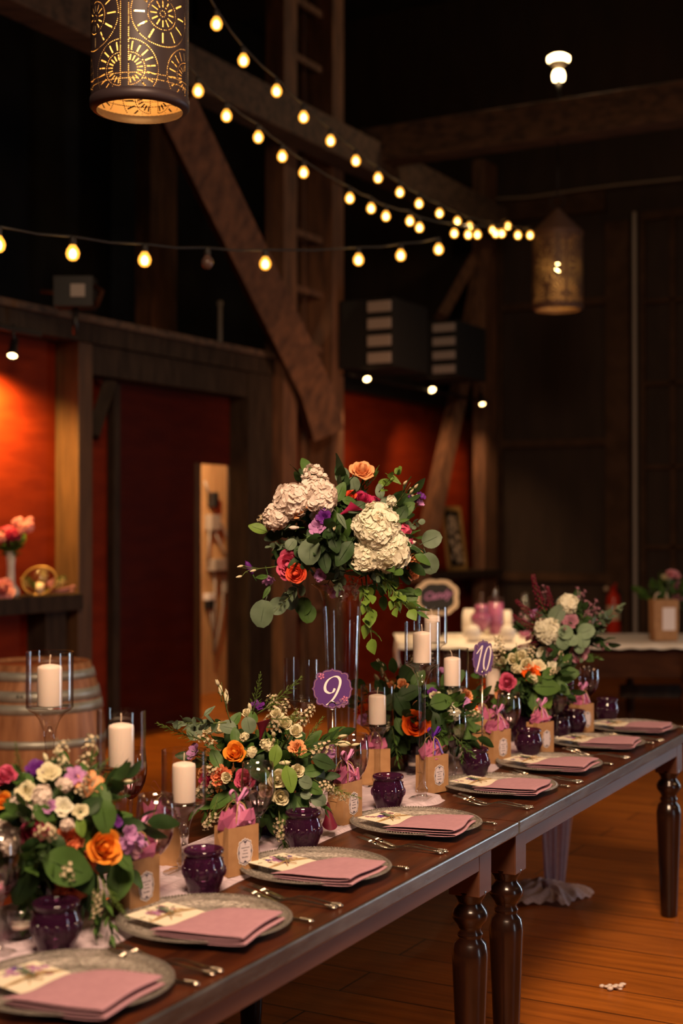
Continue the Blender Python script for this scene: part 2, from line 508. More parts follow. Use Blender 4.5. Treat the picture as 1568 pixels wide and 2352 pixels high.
# ------------------------------------------------------------------ large structure
def floor_mat():
    m, nt, out = newmat('floor_planks')
    L = nt.links.new
    tc = N(nt, 'ShaderNodeTexCoord')
    br = N(nt, 'ShaderNodeTexBrick')
    br.offset = 0.37
    br.inputs['Scale'].default_value = 1.0
    br.inputs['Brick Width'].default_value = 3.4
    br.inputs['Row Height'].default_value = 0.235
    br.inputs['Mortar Size'].default_value = 0.004
    br.inputs['Mortar Smooth'].default_value = 0.1
    br.inputs['Color1'].default_value = (0.40, 0.120, 0.012, 1)
    br.inputs['Color2'].default_value = (0.30, 0.086, 0.010, 1)
    br.inputs['Mortar'].default_value = (0.03, 0.010, 0.004, 1)
    mp = N(nt, 'ShaderNodeMapping')
    mp.inputs['Scale'].default_value = (0.9, 12, 1)
    no = N(nt, 'ShaderNodeTexNoise')
    no.inputs['Scale'].default_value = 2.2
    no.inputs['Detail'].default_value = 8
    no.inputs['Roughness'].default_value = 0.65
    cr = N(nt, 'ShaderNodeValToRGB')
    cr.color_ramp.elements[0].position = 0.30
    cr.color_ramp.elements[0].color = (0.42, 0.36, 0.34, 1)
    cr.color_ramp.elements[1].position = 0.62
    cr.color_ramp.elements[1].color = (1.1, 1.1, 1.1, 1)
    mx = N(nt, 'ShaderNodeMix', data_type='RGBA', blend_type='MULTIPLY')
    mx.inputs[0].default_value = 0.75
    mp2 = N(nt, 'ShaderNodeMapping')
    mp2.inputs['Scale'].default_value = (2.2, 9, 1)
    n2 = N(nt, 'ShaderNodeTexNoise')
    n2.inputs['Scale'].default_value = 1.4
    n2.inputs['Detail'].default_value = 3
    c2 = N(nt, 'ShaderNodeValToRGB')
    c2.color_ramp.elements[0].position = 0.255
    c2.color_ramp.elements[0].color = (0.10, 0.06, 0.05, 1)
    c2.color_ramp.elements[1].position = 0.29
    c2.color_ramp.elements[1].color = (1, 1, 1, 1)
    m2 = N(nt, 'ShaderNodeMix', data_type='RGBA', blend_type='MULTIPLY')
    m2.inputs[0].default_value = 0.9
    b = N(nt, 'ShaderNodeBsdfPrincipled')
    b.inputs['Roughness'].default_value = 0.42
    b.inputs['Specular IOR Level'].default_value = 0.3
    bp = N(nt, 'ShaderNodeBump')
    bp.inputs['Strength'].default_value = 0.25
    bp.inputs['Distance'].default_value = 0.01
    L(tc.outputs['Object'], br.inputs[0]); L(tc.outputs['Object'], mp.inputs[0]); L(mp.outputs[0], no.inputs[0]); L(no.outputs[0], cr.inputs[0])
    L(br.outputs[0], mx.inputs[6]); L(cr.outputs[0], mx.inputs[7])
    L(tc.outputs['Object'], mp2.inputs[0]); L(mp2.outputs[0], n2.inputs[0]); L(n2.outputs[0], c2.inputs[0])
    L(mx.outputs[2], m2.inputs[6]); L(c2.outputs[0], m2.inputs[7])
    L(m2.outputs[2], b.inputs['Base Color'])
    L(no.outputs[0], bp.inputs['Height']); L(bp.outputs[0], b.inputs['Normal']); L(b.outputs[0], out.inputs[0])
    return m
PA = math.atan2(PP.y, PP.x)
mb = MB(); mb.box((-14, -14, -0.1), (14, 16, 0))
fl = mb.build('floor', floor_mat(), smooth=False)
fl.location = (2, 6, 0); fl.rotation_euler = (0, 0, PA)
tag(fl, kind='structure')

MW = Matrix.Translation(W0) @ Matrix.Rotation(WA, 4, 'Z')       # local x = along the wall, local -y = into the room
def wbox(mb, s0, s1, o0, o1, z0, z1, mi=0):
    """box in wall frame: s along the wall, o = distance out into the room"""
    mb.box((min(s0, s1), -max(o0, o1), min(z0, z1)), (max(s0, s1), -min(o0, o1), max(z0, z1)), mi, MW)
RO = -0.22
SB = s_at(1140, 0.0)
SL = -9.0
s0, s1 = s_at(457, RO), s_at(541, RO)
zt = z_at(500, 1067, RO)
mb = MB()
wbox(mb, SL, s0, RO - 0.06, RO, 0, 3.0)
wbox(mb, s1, SB + 0.25, RO - 0.06, RO, 0, 3.0)
wbox(mb, s0, s1, RO - 0.06, RO, zt, 3.0)
tag(mb.build('wall_left', M['red'], smooth=False), kind='structure')
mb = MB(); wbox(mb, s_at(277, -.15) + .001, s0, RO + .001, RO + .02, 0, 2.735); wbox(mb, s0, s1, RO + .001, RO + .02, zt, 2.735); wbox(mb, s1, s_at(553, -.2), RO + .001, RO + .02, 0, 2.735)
tag(mb.build('shaded_wall_middle', M['shaded_red'], smooth=False), kind='structure')  # thin sheet over the middle wall, painted darker for the shade there
# loft behind and above the low wall
mb = MB(); wbox(mb, SL, SB + 0.3, -3.6, -3.5, 0, 8.2)
tag(mb.build('wall_loft', M['ceil'], smooth=False), kind='structure')
mb = MB(); wbox(mb, SL, SB + 0.2, -3.5, RO - 0.07, 3.0, 3.08)
tag(mb.build('trim_1', M['ceil'], smooth=False), kind='structure')
# back wall with barn door panels
mb = MB()
wbox(mb, SB + 0.30, SB + 0.40, -3.5, 9.0, 0, 8.2)
tag(mb.build('wall_back', M['panel'], smooth=False), kind='structure')
mb = MB(); mb.box((-14, -14, 8.2), (14, 16, 8.3))
ce = mb.build('ceiling', M['ceil'], smooth=False)
ce.location = (2, 6, 0); ce.rotation_euler = (0, 0, PA); tag(ce, kind='structure')
def zback(u, v, s=SB + 0.3):
    p = wall(s, back_r(u, s))
    return H + (1210 - v) / F * p.y
SK = SB + 0.30
def bbox_(mb, u0, u1, z0, z1, d0, d1, mi=0):
    a, b = back_r(u0, SK - d1), back_r(u1, SK - d1)
    wbox(mb, SK - d1, SK - d0, a, b, z0, z1, mi)
# barn door leaves: stiles and rails proud of the wall
mb = MB()
bbox_(mb, 1145, 1152, 0, 5.2, 0, 0.06)
bbox_(mb, 1390, 1444, 0, 5.2, 0, 0.08)
for v, h in ((700, .09), (1018, .09), (1325, .10), (470, .30)):
    z = zback(1260, v)
    bbox_(mb, 1150, 1390, z - h / 2, z + h / 2, 0, 0.06)
d1 = mb.build('door_1', M['rail'], smooth=False); tag(d1, kind='structure')
mb = MB()
bbox_(mb, 1470, 1482, 0, 5.2, 0, 0.06)
bbox_(mb, 1538, 1552, 0, 5.2, 0, 0.05)
for v, h in ((492, .10), (690, .05), (880, .05), (1072, .05), (1256, .05)):
    z = zback(1520, v)
    bbox_(mb, 1470, 1640, z - h / 2, z + h / 2, 0, 0.05)
d2 = mb.build('door_2', M['rail'], smooth=False); tag(d2, kind='structure')
# rafters
rr = random.Random(3)
for k in range(6):
    mb = MB()
    wbox(mb, 2.0 + k * 2.3 - 8, 2.2 + k * 2.3 - 8, -3.4, 8.5, 7.85, 8.15)
    tag(mb.build('trim_%d' % (k + 2), M['panel'], smooth=False), kind='structure')

def struct_thing(name, mb, mat, label, cat, group=None, **kw):
    o = mb.build(name, mat, smooth=False, **kw)
    return tag(o, label, cat, group)

# framed low wall: posts, header, brace
mb = MB(); wbox(mb, s_at(180, 0), s_at(213, 0), RO, 0, 0, 2.96)
struct_thing('wall_post', mb, [M['lit_wood']], 'square wooden post at the right end of the flower shelf', 'post', bevel=0.008)
mb = MB(); wbox(mb, s_at(262, -0.15), s_at(277, -0.15), RO, -0.15, 0, 2.72)
struct_thing('wall_post', mb, M['dark_wood'], 'narrow dark post between the red strip and the shaded red wall', 'post', bevel=0.006)
mb = MB(); wbox(mb, s_at(572, 0), s_at(636, 0), RO, 0, 0, 2.96)
struct_thing('wall_post', mb, M['dark_wood'], 'wide dark post right of the lit electrical closet', 'post', bevel=0.008)
mb = MB(); wbox(mb, SL, s_at(648, 0.02), RO, 0.02, 2.96, 3.10); 
o = struct_thing('header_beam', mb, M['dark_wood'], 'long dark header beam along the top of the low red wall', 'beam')
mb = MB(); wbox(mb, SL, s_at(650, 0.06), RO - 0.03, 0.06, 3.10, 3.15); mb.build('cap_board', M['timber_h'], o, smooth=False)
mb = MB(); wbox(mb, s_at(213, 0) + .001, s_at(572, 0) - .001, RO, -0.02, 2.74, 2.955)
struct_thing('door_header', mb, M['dark_wood'], 'dark header above the shaded red wall and electrical closet', 'beam')
pa, pb = wall(s_at(216, -0.1), -0.12, z_at(216, 1000)), wall(s_at(256, -0.1), -0.12, z_at(256, 872))
mb = MB(); mb.tube([pa, pb], 0.07, 4)
struct_thing('wall_brace', mb, M['dark_wood'], 'short dark diagonal brace on the small wall post', 'brace')

# shelf
zs = z_at(80, 1370, 0.04)
mb = MB(); wbox(mb, SL, s_at(180, 0) - .004, RO + .002, 0.05, zs - 0.115, zs)
struct_thing('wall_shelf', mb, M['dark_wood'], 'thick dark shelf on the left wall holding vases and flowers', 'shelf', bevel=0.004)
mb = MB(); wbox(mb, s_at(985, 0.1), s_at(1135, 0.1) , RO + .002, 0.22, 1.05, 1.13)
struct_thing('wall_shelf', mb, M['dark_wood'], 'dark ledge under the gold framed picture', 'shelf', bevel=0.004)
mb = MB(); wbox(mb, s_at(118, 0), s_at(165, 0), RO + .002, -0.05, 0, zs - .12)
struct_thing('shelf_support', mb, M['dark_wood'], 'dark upright support under the flower shelf', 'post')

# electrical closet behind the opening
sm = (s0 + s1) / 2
mb = MB(); wbox(mb, s0 - 0.8, s1 + 2.2, -1.25, -1.2, 0, 2.9)
tag(mb.build('wall_closet', M['plywood'], smooth=False), kind='structure')
for u0, u1, zz in ((448, 458, 0.0), (540, 552, 0.09)):
    mb = MB(); wbox(mb, s_at(u0, RO + .03), s_at(u1, RO + .03), RO - 0.06, RO + 0.03, 0, zt + zz)
    tag(mb.build('trim_%d' % (u0 // 50), M['lit_wood'], smooth=False), kind='structure')
CS = -1.2
def cz(u, v): return z_at(u, v, CS + .05)
ep = thing('electrical_panel', 'grey conduit and switch boxes on the lit plywood in the closet', 'electrical panel', wall(s_at(490, CS), CS + .05, 1.2))
def epart(name, u0, u1, v0, v1, d, mat):
    mb = MB(); wbox(mb, s_at(u0, CS), s_at(u1, CS), CS + .001, CS + d, cz(u0, v1), cz(u0, v0))
    o = mb.build(name, M[mat], smooth=False, bevel=0.006)
    o.parent = ep; o.matrix_parent_inverse = Matrix.Translation(-ep.location)
for nm, u0, u1, v0, v1, d, mt in (('switch_box', 470, 492, 1182, 1218, .08, 'grey_plastic'), ('cable_gland', 476, 487, 1130, 1165, .08, 'black'),
        ('junction_box', 474, 508, 1285, 1312, .10, 'grey_plastic'), ('junction_box', 514, 530, 1282, 1310, .10, 'grey_plastic'),
        ('outlet_box', 508, 524, 1325, 1362, .08, 'grey_plastic'), ('sensor', 466, 480, 1364, 1380, .07, 'white'), ('sensor_base', 468, 478, 1380, 1400, .07, 'black')):
    epart(nm, u0, u1, v0, v1, d, mt)
def cp(u, v): 
    return wall(s_at(u, CS + .05), CS + .05, cz(u, v))
for path in ([(470, 1105), (482, 1140)], [(481, 1218), (478, 1290)], [(492, 1195), (508, 1202), (520, 1230), (530, 1262)], [(490, 1215), (512, 1262), (526, 1290)], [(493, 1312), (494, 1400), (490, 1500)], [(484, 1400), (490, 1465)], [(512, 1310), (512, 1390), (502, 1450), (492, 1500)]):
    mb = MB(); mb.tube([cp(*q) for q in path], 0.011, 8)
    o = mb.build('conduit', M['grey_plastic']); o.parent = ep; o.matrix_parent_inverse = Matrix.Translation(-ep.location)
lamp('closet_lamp', 'POINT', wall(sm + 0.2, -0.6, 2.55), None, 150, (1.0, 0.70, 0.40), 0.08)

# ------------------------------------------------------------------ big timber frame
def beam_pts(mb, pts, w, d):
    """square timber along points (world)"""
    mb.tube(pts, [x * 0.7071 for x in (w if isinstance(w, list) else [w] * len(pts))], 4)
OA = 0.04
mb = MB(); wbox(mb, s_at(652, .12), s_at(683, .12), -.08, .12, 0, 8.2)
struct_thing('timber_post', mb, M['timber'], 'left rough timber post beside the ladder', 'post', bevel=0.01)
mb = MB(); wbox(mb, s_at(764, .14), s_at(790, .14), -.14, .14, 0, 8.2)
struct_thing('timber_post', mb, M['timber'], 'right rough timber post beside the ladder', 'post', bevel=0.01)
mb = MB(); wbox(mb, s_at(697, -.15), s_at(748, -.15), -.20, -.15, 0, 8.2)
struct_thing('timber_plank', mb, M['timber'], 'dark plank behind the ladder rungs', 'plank')
lad = thing('ladder', 'built-in wooden ladder between the two tall timber posts', 'ladder', wall(s_at(715, .1), 0.0, 0))
for v in (18, 148, 545, 672, 800, 1395):
    z = z_at(712, v, 0.0)
    mb = MB(); wbox(mb, s_at(684, .06), s_at(752, .02), .0, .035, z - .03, z + .03)
    o = mb.build('rung', M['timber'], smooth=False); o.parent = lad; o.matrix_parent_inverse = Matrix.Translation(-lad.location)
mb = MB(); wbox(mb, SL, s_at(1112, .1), .15, .40, 4.98, 5.30)
struct_thing('timber_beam', mb, M['timber_h'], 'long timber beam running away along the left side, string lights below it', 'beam', bevel=0.015)
mb = MB()
wbox(mb, s_at(792, 0), s_at(792, 0) + .28, .10, 8.5, 5.12, 5.46)
struct_thing('timber_beam', mb, M['timber_h'], 'timber cross beam at upper right carrying the flood bulb', 'beam', bevel=0.015)
# braces in the wall plane
def wpt(u, v, off):
    return wall(s_at(u, off), off, z_at(u, v, off))
mb = MB(); beam_pts(mb, [wpt(392, 225, .27), wpt(712, 880, .20), wpt(742, 985, .17)], .30, .2)
struct_thing('timber_brace', mb, M['timber'], 'long straight diagonal brace falling from the beam to the ladder post', 'brace')
mb = MB(); beam_pts(mb, [wpt(1112, 560, .1), wpt(1085, 720, .12), wpt(1058, 880, .14), wpt(1040, 960, .15), wpt(1008, 1110, .15), wpt(958, 1345, .15)], [.13, .135, .145, .15, .155, .16], .2)
struct_thing('timber_brace', mb, M['timber'], 'crooked diagonal brace in front of the red wall behind the bouquet', 'brace')
mb = MB(); beam_pts(mb, [wpt(1012, 728, .0), wpt(1092, 585, .0)], .12, .1)
struct_thing('timber_brace', mb, M['timber'], 'short reddish brace right of the second louvred box', 'brace')
mb = MB(); wbox(mb, s_at(1112, .12), s_at(1142, .12), -.03, .12, 0, 5.9)
struct_thing('timber_post', mb, M['timber'], 'corner timber post left of the dark barn door', 'post', bevel=0.01)
# loft post seen dimly
mb = MB(); wbox(mb, s_at(345, -2.5), s_at(405, -2.5), -2.7, -2.5, 3.09, 7)
struct_thing('loft_post', mb, M['timber'], 'dim wooden post in the dark loft left of the long brace', 'post')
mb = MB(); mb.tube([wpt(505, 800, -.6), wpt(505, 697, -.6)], 0.018, 8); mb.ball(wpt(505, 697, -.6), 0.03)
struct_thing('thin_pole', mb, M['grey_plastic'], 'thin upright pole in the loft above the header beam', 'pole')

# header over right part of red wall with track
mb = MB(); wbox(mb, s_at(795, 0), s_at(1100, 0), RO, -.06, 2.96, 3.10)
struct_thing('header_beam', mb, M['black'], 'black header above the red wall under the louvred boxes', 'beam')

# louvred boxes
for (u0, u1, v0, v1, lab) in ((843, 903, 690, 846, 'black box unit with four pale louvre panels, left one next to the ladder post'),
                              (993, 1050, 742, 868, 'black box unit with four pale louvre panels, right one by the short brace')):
    zb0, zb1 = z_at(u0, v1, .4), z_at(u0, v0, .4)
    sA = s_at(u0, .45); w = 0.0
    u = thing('louvred_box', lab, 'air unit', wall(sA, 0.0, zb0), WA)
    # face looking back toward the camera side (-s) turned a little
    rc = back_r(u1, sA)
    ra = back_r(u0, sA)
    mb = MB(); mb.box((0, -rc, 0), (0.75, -ra + .30, zb1 - zb0)); mb.build('housing', M['blackcloth'], u, smooth=False, bevel=.01)
    hh = (zb1 - zb0) / 4
    for k in range(4):
        mb = MB(); mb.box((-0.02, -rc + .02, k * hh + .03), (0.0, -ra - .01, (k + 1) * hh - .03)); mb.build('louvre_panel', M['pale_grille'], u, smooth=False, bevel=.004)

# track and spot lamps
tr = MB(); tr.tube([wpt(800, 858, .25), wpt(1118, 922, .3)], .018, 6)
struct_thing('light_track', tr, M['black'], 'black lighting track under the louvred boxes', 'light track')
tr = MB(); tr.tube([wpt(-40, 742, .1), wpt(92, 768, .1)], .02, 6)
struct_thing('light_track', tr, M['black'], 'short black lighting track over the flower shelf', 'light track')
def track_lamp(p, d, label, r=0.045):
    d = Vector(d).normalized()
    t = thing('track_light', label, 'spotlight', p, 0, 'black track spotlights')
    q = d.to_track_quat('Z', 'Y')
    mb = MB(); mb.lathe([(.001, -.14), (r * .7, -.14), (r * .8, -.05), (r, 0), (r * 1.02, .03), (r * .9, .03), (r * .85, .005), (.001, .004)], 20)
    inst('housing', mb.data('housing', M['black']), t, (0, 0, 0), q)
    mb = MB(); mb.lathe([(.001, .012), (r * .5, .014), (r * .86, .010)], 20)
    inst('lamp_face', mb.data('lamp_face', M['lamp_face']), t, (0, 0, 0), q)
    mb = MB(); mb.tube([Vector((0, 0, .01)) - d * .08, Vector((0, 0, .14)) - d * .08], .010, 6); mb.build('bracket', M['black'], t)
    return t
lamp('shelf_spot', 'SPOT', wall(s_at(4, .03), .03, 2.72), wall(s_at(0, RO), RO, 2.05), 330, (1.0, .54, .13), .03, spot=115, blend=1.0)
track_lamp(wpt(28, 812, .12), (.05, -.65, -.8), 'black spotlight glowing over the flower shelf at the left edge', .036)
track_lamp(wpt(842, 868, .3), (.15, -.75, -.6), 'twin-lens spotlight below the left louvred box', .036)
track_lamp(wpt(991, 893, .3), (.15, -.75, -.6), 'spotlight below the right louvred box', .04)
track_lamp(wpt(1107, 925, .35), (.1, -.55, -.8), 'rightmost spotlight on the track by the corner post', .036)
for u_, v_, t_ in ((842, 868, 800), (991, 893, 1000), (1107, 925, 1075)):
    a_ = wpt(u_, v_, .34)
    lamp('track_spot', 'SPOT', a_ + Vector((0, -.06, -.08)), wall(s_at(t_, RO), RO, 1.3), 55, (1.0, .55, .25), .03, spot=85, blend=1.0)

# flood bulb on the cross beam
sx = s_at(792, 0) + .14
r_ = back_r(1284, sx)
fb = thing('flood_bulb', 'glowing reflector flood bulb standing on the cross beam', 'light bulb', wall(sx, r_, 5.46))
mb = MB(); mb.tube([(0, 0, 0), (0, 0, .22)], .022, 10); mb.build('socket', M['black'], fb)
mb = MB(); mb.lathe([(.001, .20), (.052, .21), (.056, .25), (.045, .29), (.03, .30)], 24); mb.build('bulb_neck', M['flood'], fb)
mb = MB(); mb.lathe([(.03, .30), (.05, .335), (.085, .37)], 24); mb.build('reflector', M['grey_plastic'], fb)
mb = MB(); mb.lathe([(.085, .37), (.10, .39), (.10, .415), (.07, .435), (.001, .44)], 24); mb.build('bulb_face', M['flood'], fb)
lamp('flood_bulb_light', 'POINT', wall(sx, r_ - .0, 6.05), None, 26, (1.0, 0.7, 0.42), .08)

# white pipe on back wall
mb = MB(); p0 = wall(SK - .1, back_r(1458, SK - .1)); 
mb.tube([(p0.x, p0.y, zback(1458, 1452)), (p0.x, p0.y, zback(1458, 490))], .024, 10)
struct_thing('vertical_pipe', mb, M['pipe'], 'pale thin vertical pipe between the dark barn door panels', 'pipe')
mb = MB(); pp = [wall(SK - .15, back_r(u, SK - .15), zback(u, v)) for u, v in ((1135, 462), (1220, 458), (1340, 440), (1420, 430), (1568, 415))]
mb.tube(pp, .012, 6)
struct_thing('hanging_cable', mb, M['grey_plastic'], 'thin pale cable strung across above the small lantern', 'cable')

# ------------------------------------------------------------------ lanterns
def lantern_mat(name, R, hgt, tin=(0.035, 0.022, 0.024), cz0=.28, metal=.2):
    """punched tin: holes cut by a procedural pattern of sunbursts and dotted lines"""
    m, nt, out = newmat(name)
    L = nt.links.new
    def mth(op, a, b=None, clamp=False):
        n = N(nt, 'ShaderNodeMath', operation=op); n.use_clamp = clamp
        for k, x in enumerate((a, b)):
            if x is None: continue
            if isinstance(x, (int, float)): n.inputs[k].default_value = x
            else: L(x, n.inputs[k])
        return n.outputs[0]
    tc = N(nt, 'ShaderNodeTexCoord')
    sp = N(nt, 'ShaderNodeSeparateXYZ'); L(tc.outputs['Object'], sp.inputs[0])
    ang = mth('ARCTAN2', sp.outputs[1], sp.outputs[0])
    NS = 4
    seg = 2 * PI / NS
    a = mth('DIVIDE', mth('ADD', ang, PI), seg)
    fr = mth('SUBTRACT', mth('FRACT', a), 0.5)
    x = mth('MULTIPLY', fr, seg * R)
    z = sp.outputs[2]
    masks = []
    def burst(cx, cz, rings, arms, dots):
        dx = mth('SUBTRACT', x, cx); dz = mth('SUBTRACT', z, cz)
        r = mth('SQRT', mth('ADD', mth('MULTIPLY', dx, dx), mth('MULTIPLY', dz, dz)))
        th = mth('ARCTAN2', dz, dx)
        for (r0, r1, w, off) in rings:
            k = mth('ABSOLUTE', mth('SUBTRACT', mth('FRACT', mth('ADD', mth('MULTIPLY', th, arms / (2 * PI)), off)), 0.5))
            tang = mth('MULTIPLY', mth('MULTIPLY', k, r), 2 * PI / arms)
            c = mth('LESS_THAN', tang, w)
            c = mth('MULTIPLY', c, mth('MULTIPLY', mth('GREATER_THAN', r, r0), mth('LESS_THAN', r, r1)))
            masks.append(c)
        for (rd, hole) in dots:
            n_ = round(2 * PI * rd / (hole * 3.0))
            k = mth('MULTIPLY', mth('SUBTRACT', mth('FRACT', mth('MULTIPLY', th, n_ / (2 * PI))), 0.5), 2 * PI * rd / n_)
            q = mth('SUBTRACT', r, rd)
            masks.append(mth('LESS_THAN', mth('SQRT', mth('ADD', mth('MULTIPLY', k, k), mth('MULTIPLY', q, q))), hole))
    h = R * 0.0135
    burst(0, cz0, [(R * .13, R * .27, h * 1.15, .5), (R * .38, R * .60, h * 1.3, .5)], 12, [(R * .06, h), (R * .32, h), (R * .655, h)])
    for sx_ in (-1, 1):
        burst(sx_ * R * .70, cz0 - R * 1.15, [(R * .17, R * .29, h * 1.1, 0), (R * .37, R * .55, h * 1.2, 0)], 20, [(R * .33, h), (R * .60, h)])
        burst(sx_ * R * .70, cz0 + R * 1.15, [(R * .17, R * .29, h * 1.1, 0), (R * .37, R * .55, h * 1.2, 0)], 20, [(R * .33, h), (R * .60, h)])
    edge = mth('LESS_THAN', mth('ABSOLUTE', x), R * .685)
    masks = [mth('MULTIPLY', q, edge) for q in masks]
    for xx in (-.70 * R, .70 * R):
        dz = mth('MULTIPLY', mth('SUBTRACT', mth('FRACT', mth('DIVIDE', z, h * 3.0)), .5), h * 3.0)
        dx = mth('SUBTRACT', x, xx)
        masks.append(mth('LESS_THAN', mth('SQRT', mth('ADD', mth('MULTIPLY', dx, dx), mth('MULTIPLY', dz, dz))), h))
    for zz in (.105 * hgt, .135 * hgt, .93 * hgt):
        k = mth('MULTIPLY', mth('SUBTRACT', mth('FRACT', mth('DIVIDE', x, h * 3.0)), .5), h * 3.0)
        dz = mth('SUBTRACT', z, zz)
        masks.append(mth('LESS_THAN', mth('SQRT', mth('ADD', mth('MULTIPLY', k, k), mth('MULTIPLY', dz, dz))), h))
    tot = masks[0]
    for q in masks[1:]:
        tot = mth('MAXIMUM', tot, q)
    tot = mth('MULTIPLY', tot, mth('MULTIPLY', mth('GREATER_THAN', z, .065 * hgt), mth('LESS_THAN', z, .96 * hgt)))
    b = N(nt, 'ShaderNodeBsdfPrincipled')
    b.inputs['Base Color'].default_value = rgb(tin)
    b.inputs['Metallic'].default_value = metal
    b.inputs['Roughness'].default_value = 0.5
    t = N(nt, 'ShaderNodeBsdfTransparent')
    ms = N(nt, 'ShaderNodeMixShader')
    L(tot, ms.inputs[0]); L(b.outputs[0], ms.inputs[1]); L(t.outputs[0], ms.inputs[2]); L(ms.outputs[0], out.inputs[0])
    return m
def lantern(loc, R, hgt, label, power, rz=0.0, chain=1.0, cone=True, cz0=.28, tc=(0.035, 0.022, 0.024)):
    mt = lantern_mat('punched_tin', R, hgt, tc, cz0)
    mi_ = lantern_mat('punched_tin_inside', R, hgt, (.62, .46, .26), cz0, .3)
    tin = plain('lantern_tin', [x * 1.25 for x in tc], .5, .25)
    t = thing('punched_lantern', label, 'hanging lantern', loc, rz)
    mb = MB(); mb.lathe([(R, 0.055 * hgt), (R, hgt)], 96); mb.build('shade', mt, t)
    mb = MB(); mb.lathe([(R * .985, 0.012 * hgt), (R * .985, hgt)], 96); mb.build('inner_wall', mi_, t)
    mb = MB(); mb.lathe([(R * .88, 0), (R * .97, .004), (R * 1.02, .02 * hgt), (R * 1.02, .06 * hgt), (R * .99, .062 * hgt), (R * .97, .03 * hgt), (R * .88, 0)], 64)
    mb.build('bottom_rim', tin, t)
    mb = MB(); mb.lathe([(R * 1.01, hgt), (R * 1.04, hgt), (R * 1.04, hgt + .012), (R * .10, hgt + R * 1.0), (R * .10, hgt + R * 1.03), (.001, hgt + R * 1.05)], 48)
    mb.build('cone_top', tin, t)
    top = hgt + R * 1.05
    mb = MB()
    mb.tube([(R * .30 * math.sin(a), 0, top + R * .25 + R * .27 * -math.cos(a)) for a in [k * PI / 8 for k in range(17)]], .006, 6, caps=False)
    mb.build('ring', M['black'], t)
    mb = MB(); mb.tube([(0, 0, top + R * .5), (0.004, 0, top + chain)], .007, 6); mb.build('chain', M['black'], t)
    mb = MB(); mb.tube([(0, 0, hgt * .62), (0, 0, hgt + R)], .018, 10); mb.build('socket', M['black'], t)
    mb = MB(); mb.lathe([(.001, hgt * .49), (.014, hgt * .50), (.019, hgt * .54), (.016, hgt * .58), (.012, hgt * .62)], 16); mb.build('bulb', M['bulb_core'], t)
    p = Vector(loc) + Vector((0, 0, hgt * .53))
    lamp('lantern_light', 'POINT', p, None, power, (1.0, .50, .14), .032)
    return t
p = pt(321, 257, 4.7)
R1 = 112 * 4.7 / F
lantern((p.x, p.y, p.z), R1, .60, 'large punched tin lantern hanging at the top left', 11, rz=-.17, chain=1.6)
sx = s_at(792, 0) + .14
rl = back_r(1281, sx); q = wall(sx, rl)
zb = H + (1210 - 712) / F * q.y
R2 = 58 * q.y / F
lantern((q.x, q.y, zb), R2, 175 / F * q.y, 'small punched tin lantern with cone top hanging from the cross beam', 3.5, tc=(.13, .075, .055), rz=.2, cz0=175 / F * q.y * .55, chain=5.12 - zb - 175 / F * q.y - R2 * 1.05)

# ------------------------------------------------------------------ string lights
def socket_bulb(name):
    mb = MB(); mb.lathe([(.001, -.080), (.014, -.077), (.0245, -.066), (.0285, -.050), (.025, -.035), (.015, -.020), (.011, -.012)], 14)
    mb.lathe([(.001, -.070), (.011, -.066), (.015, -.052), (.011, -.038), (.001, -.030)], 10, 1)
    b = mb.data('bulb', [M['bulb'], M['bulb_core']])
    mb = MB(); mb.lathe([(.001, .022), (.010, .022), (.014, .018), (.015, -.012), (.012, -.016), (.001, -.016)], 12)
    return b, mb.data('socket', M['cable'])
BD, SD = socket_bulb('x')
def bulb(p, label, group, k=1.0, lit=True):
    t = thing('string_bulb', label, 'light bulb', p, 0, group)
    inst('bulb', BD, t, scale=k, mat=None if lit else M['bulb_off'])
    inst('socket', SD, t, scale=k)
    return t
strings = [
 ('upper string of lights', 'upper row, descending from top centre to the corner', 6.8, 497, 13.0, 1166,
  [(497, 58), (559, 142), (635, 212), (697, 272), (759, 326), (817, 372), (868, 411), (918, 444), (962, 470), (1009, 492), (1050, 510), (1078, 522), (1131, 530), (1166, 521)]),
 ('lower string of lights', 'lower row, running under the long beam', 7.2, 455, 12.0, 1217,
  [(455, 212), (520, 269), (593, 318), (648, 362), (697, 399), (803, 458), (852, 481), (886, 499), (941, 510), (963, 525), (1043, 538), (1075, 541), (1096, 541), (1138, 538), (1152, 538), (1189, 542), (1217, 542)]),
 ('level string of lights', 'nearly level row crossing the left half', 6.0, 0, 9.5, 1007,
  [(-4, 562), (167, 582), (332, 597), (476, 603), (609, 606), (823, 597), (920, 587), (1007, 573)])]
for (gname, desc, Ya, ua, Yb, ub, pts_) in strings:
    cable = []
    for i, (u, v) in enumerate(pts_):
        k = (u - ua) / (ub - ua)
        Y = 1 / ((1 - k) / Ya + k / Yb)
        p = pt(u, v, Y) + Vector((0, 0, .055))
        unlit = (u == 476)
        bulb(p, '%s bulb from the left on the %s' % (('only unlit' if unlit else ORD[i] + ' glowing'), gname), gname, 1.0 + (.12 if ua == 0 else 0), not unlit)
        cable.append(p + Vector((0, 0, .022)))
        if i < len(pts_) - 1:
            u2, v2 = pts_[i + 1]
            k2 = (u2 - ua) / (ub - ua); Y2 = 1 / ((1 - k2) / Ya + k2 / Yb)
            cable.append((p + pt(u2, v2, Y2) + Vector((0, 0, .055))) / 2 + Vector((0, 0, .012)))
    if ua != 0:
        d = (cable[0] - cable[2]).normalized()
        cable.insert(0, cable[0] + d * 2.0 + Vector((0, 0, .3)))
    mb = MB(); mb.tube(cable, .006, 5)
    tag(mb.build('string_light_cable', M['cable']), 'black cable of the ' + gname + ', ' + desc.split(',')[-1].strip(), 'cable')

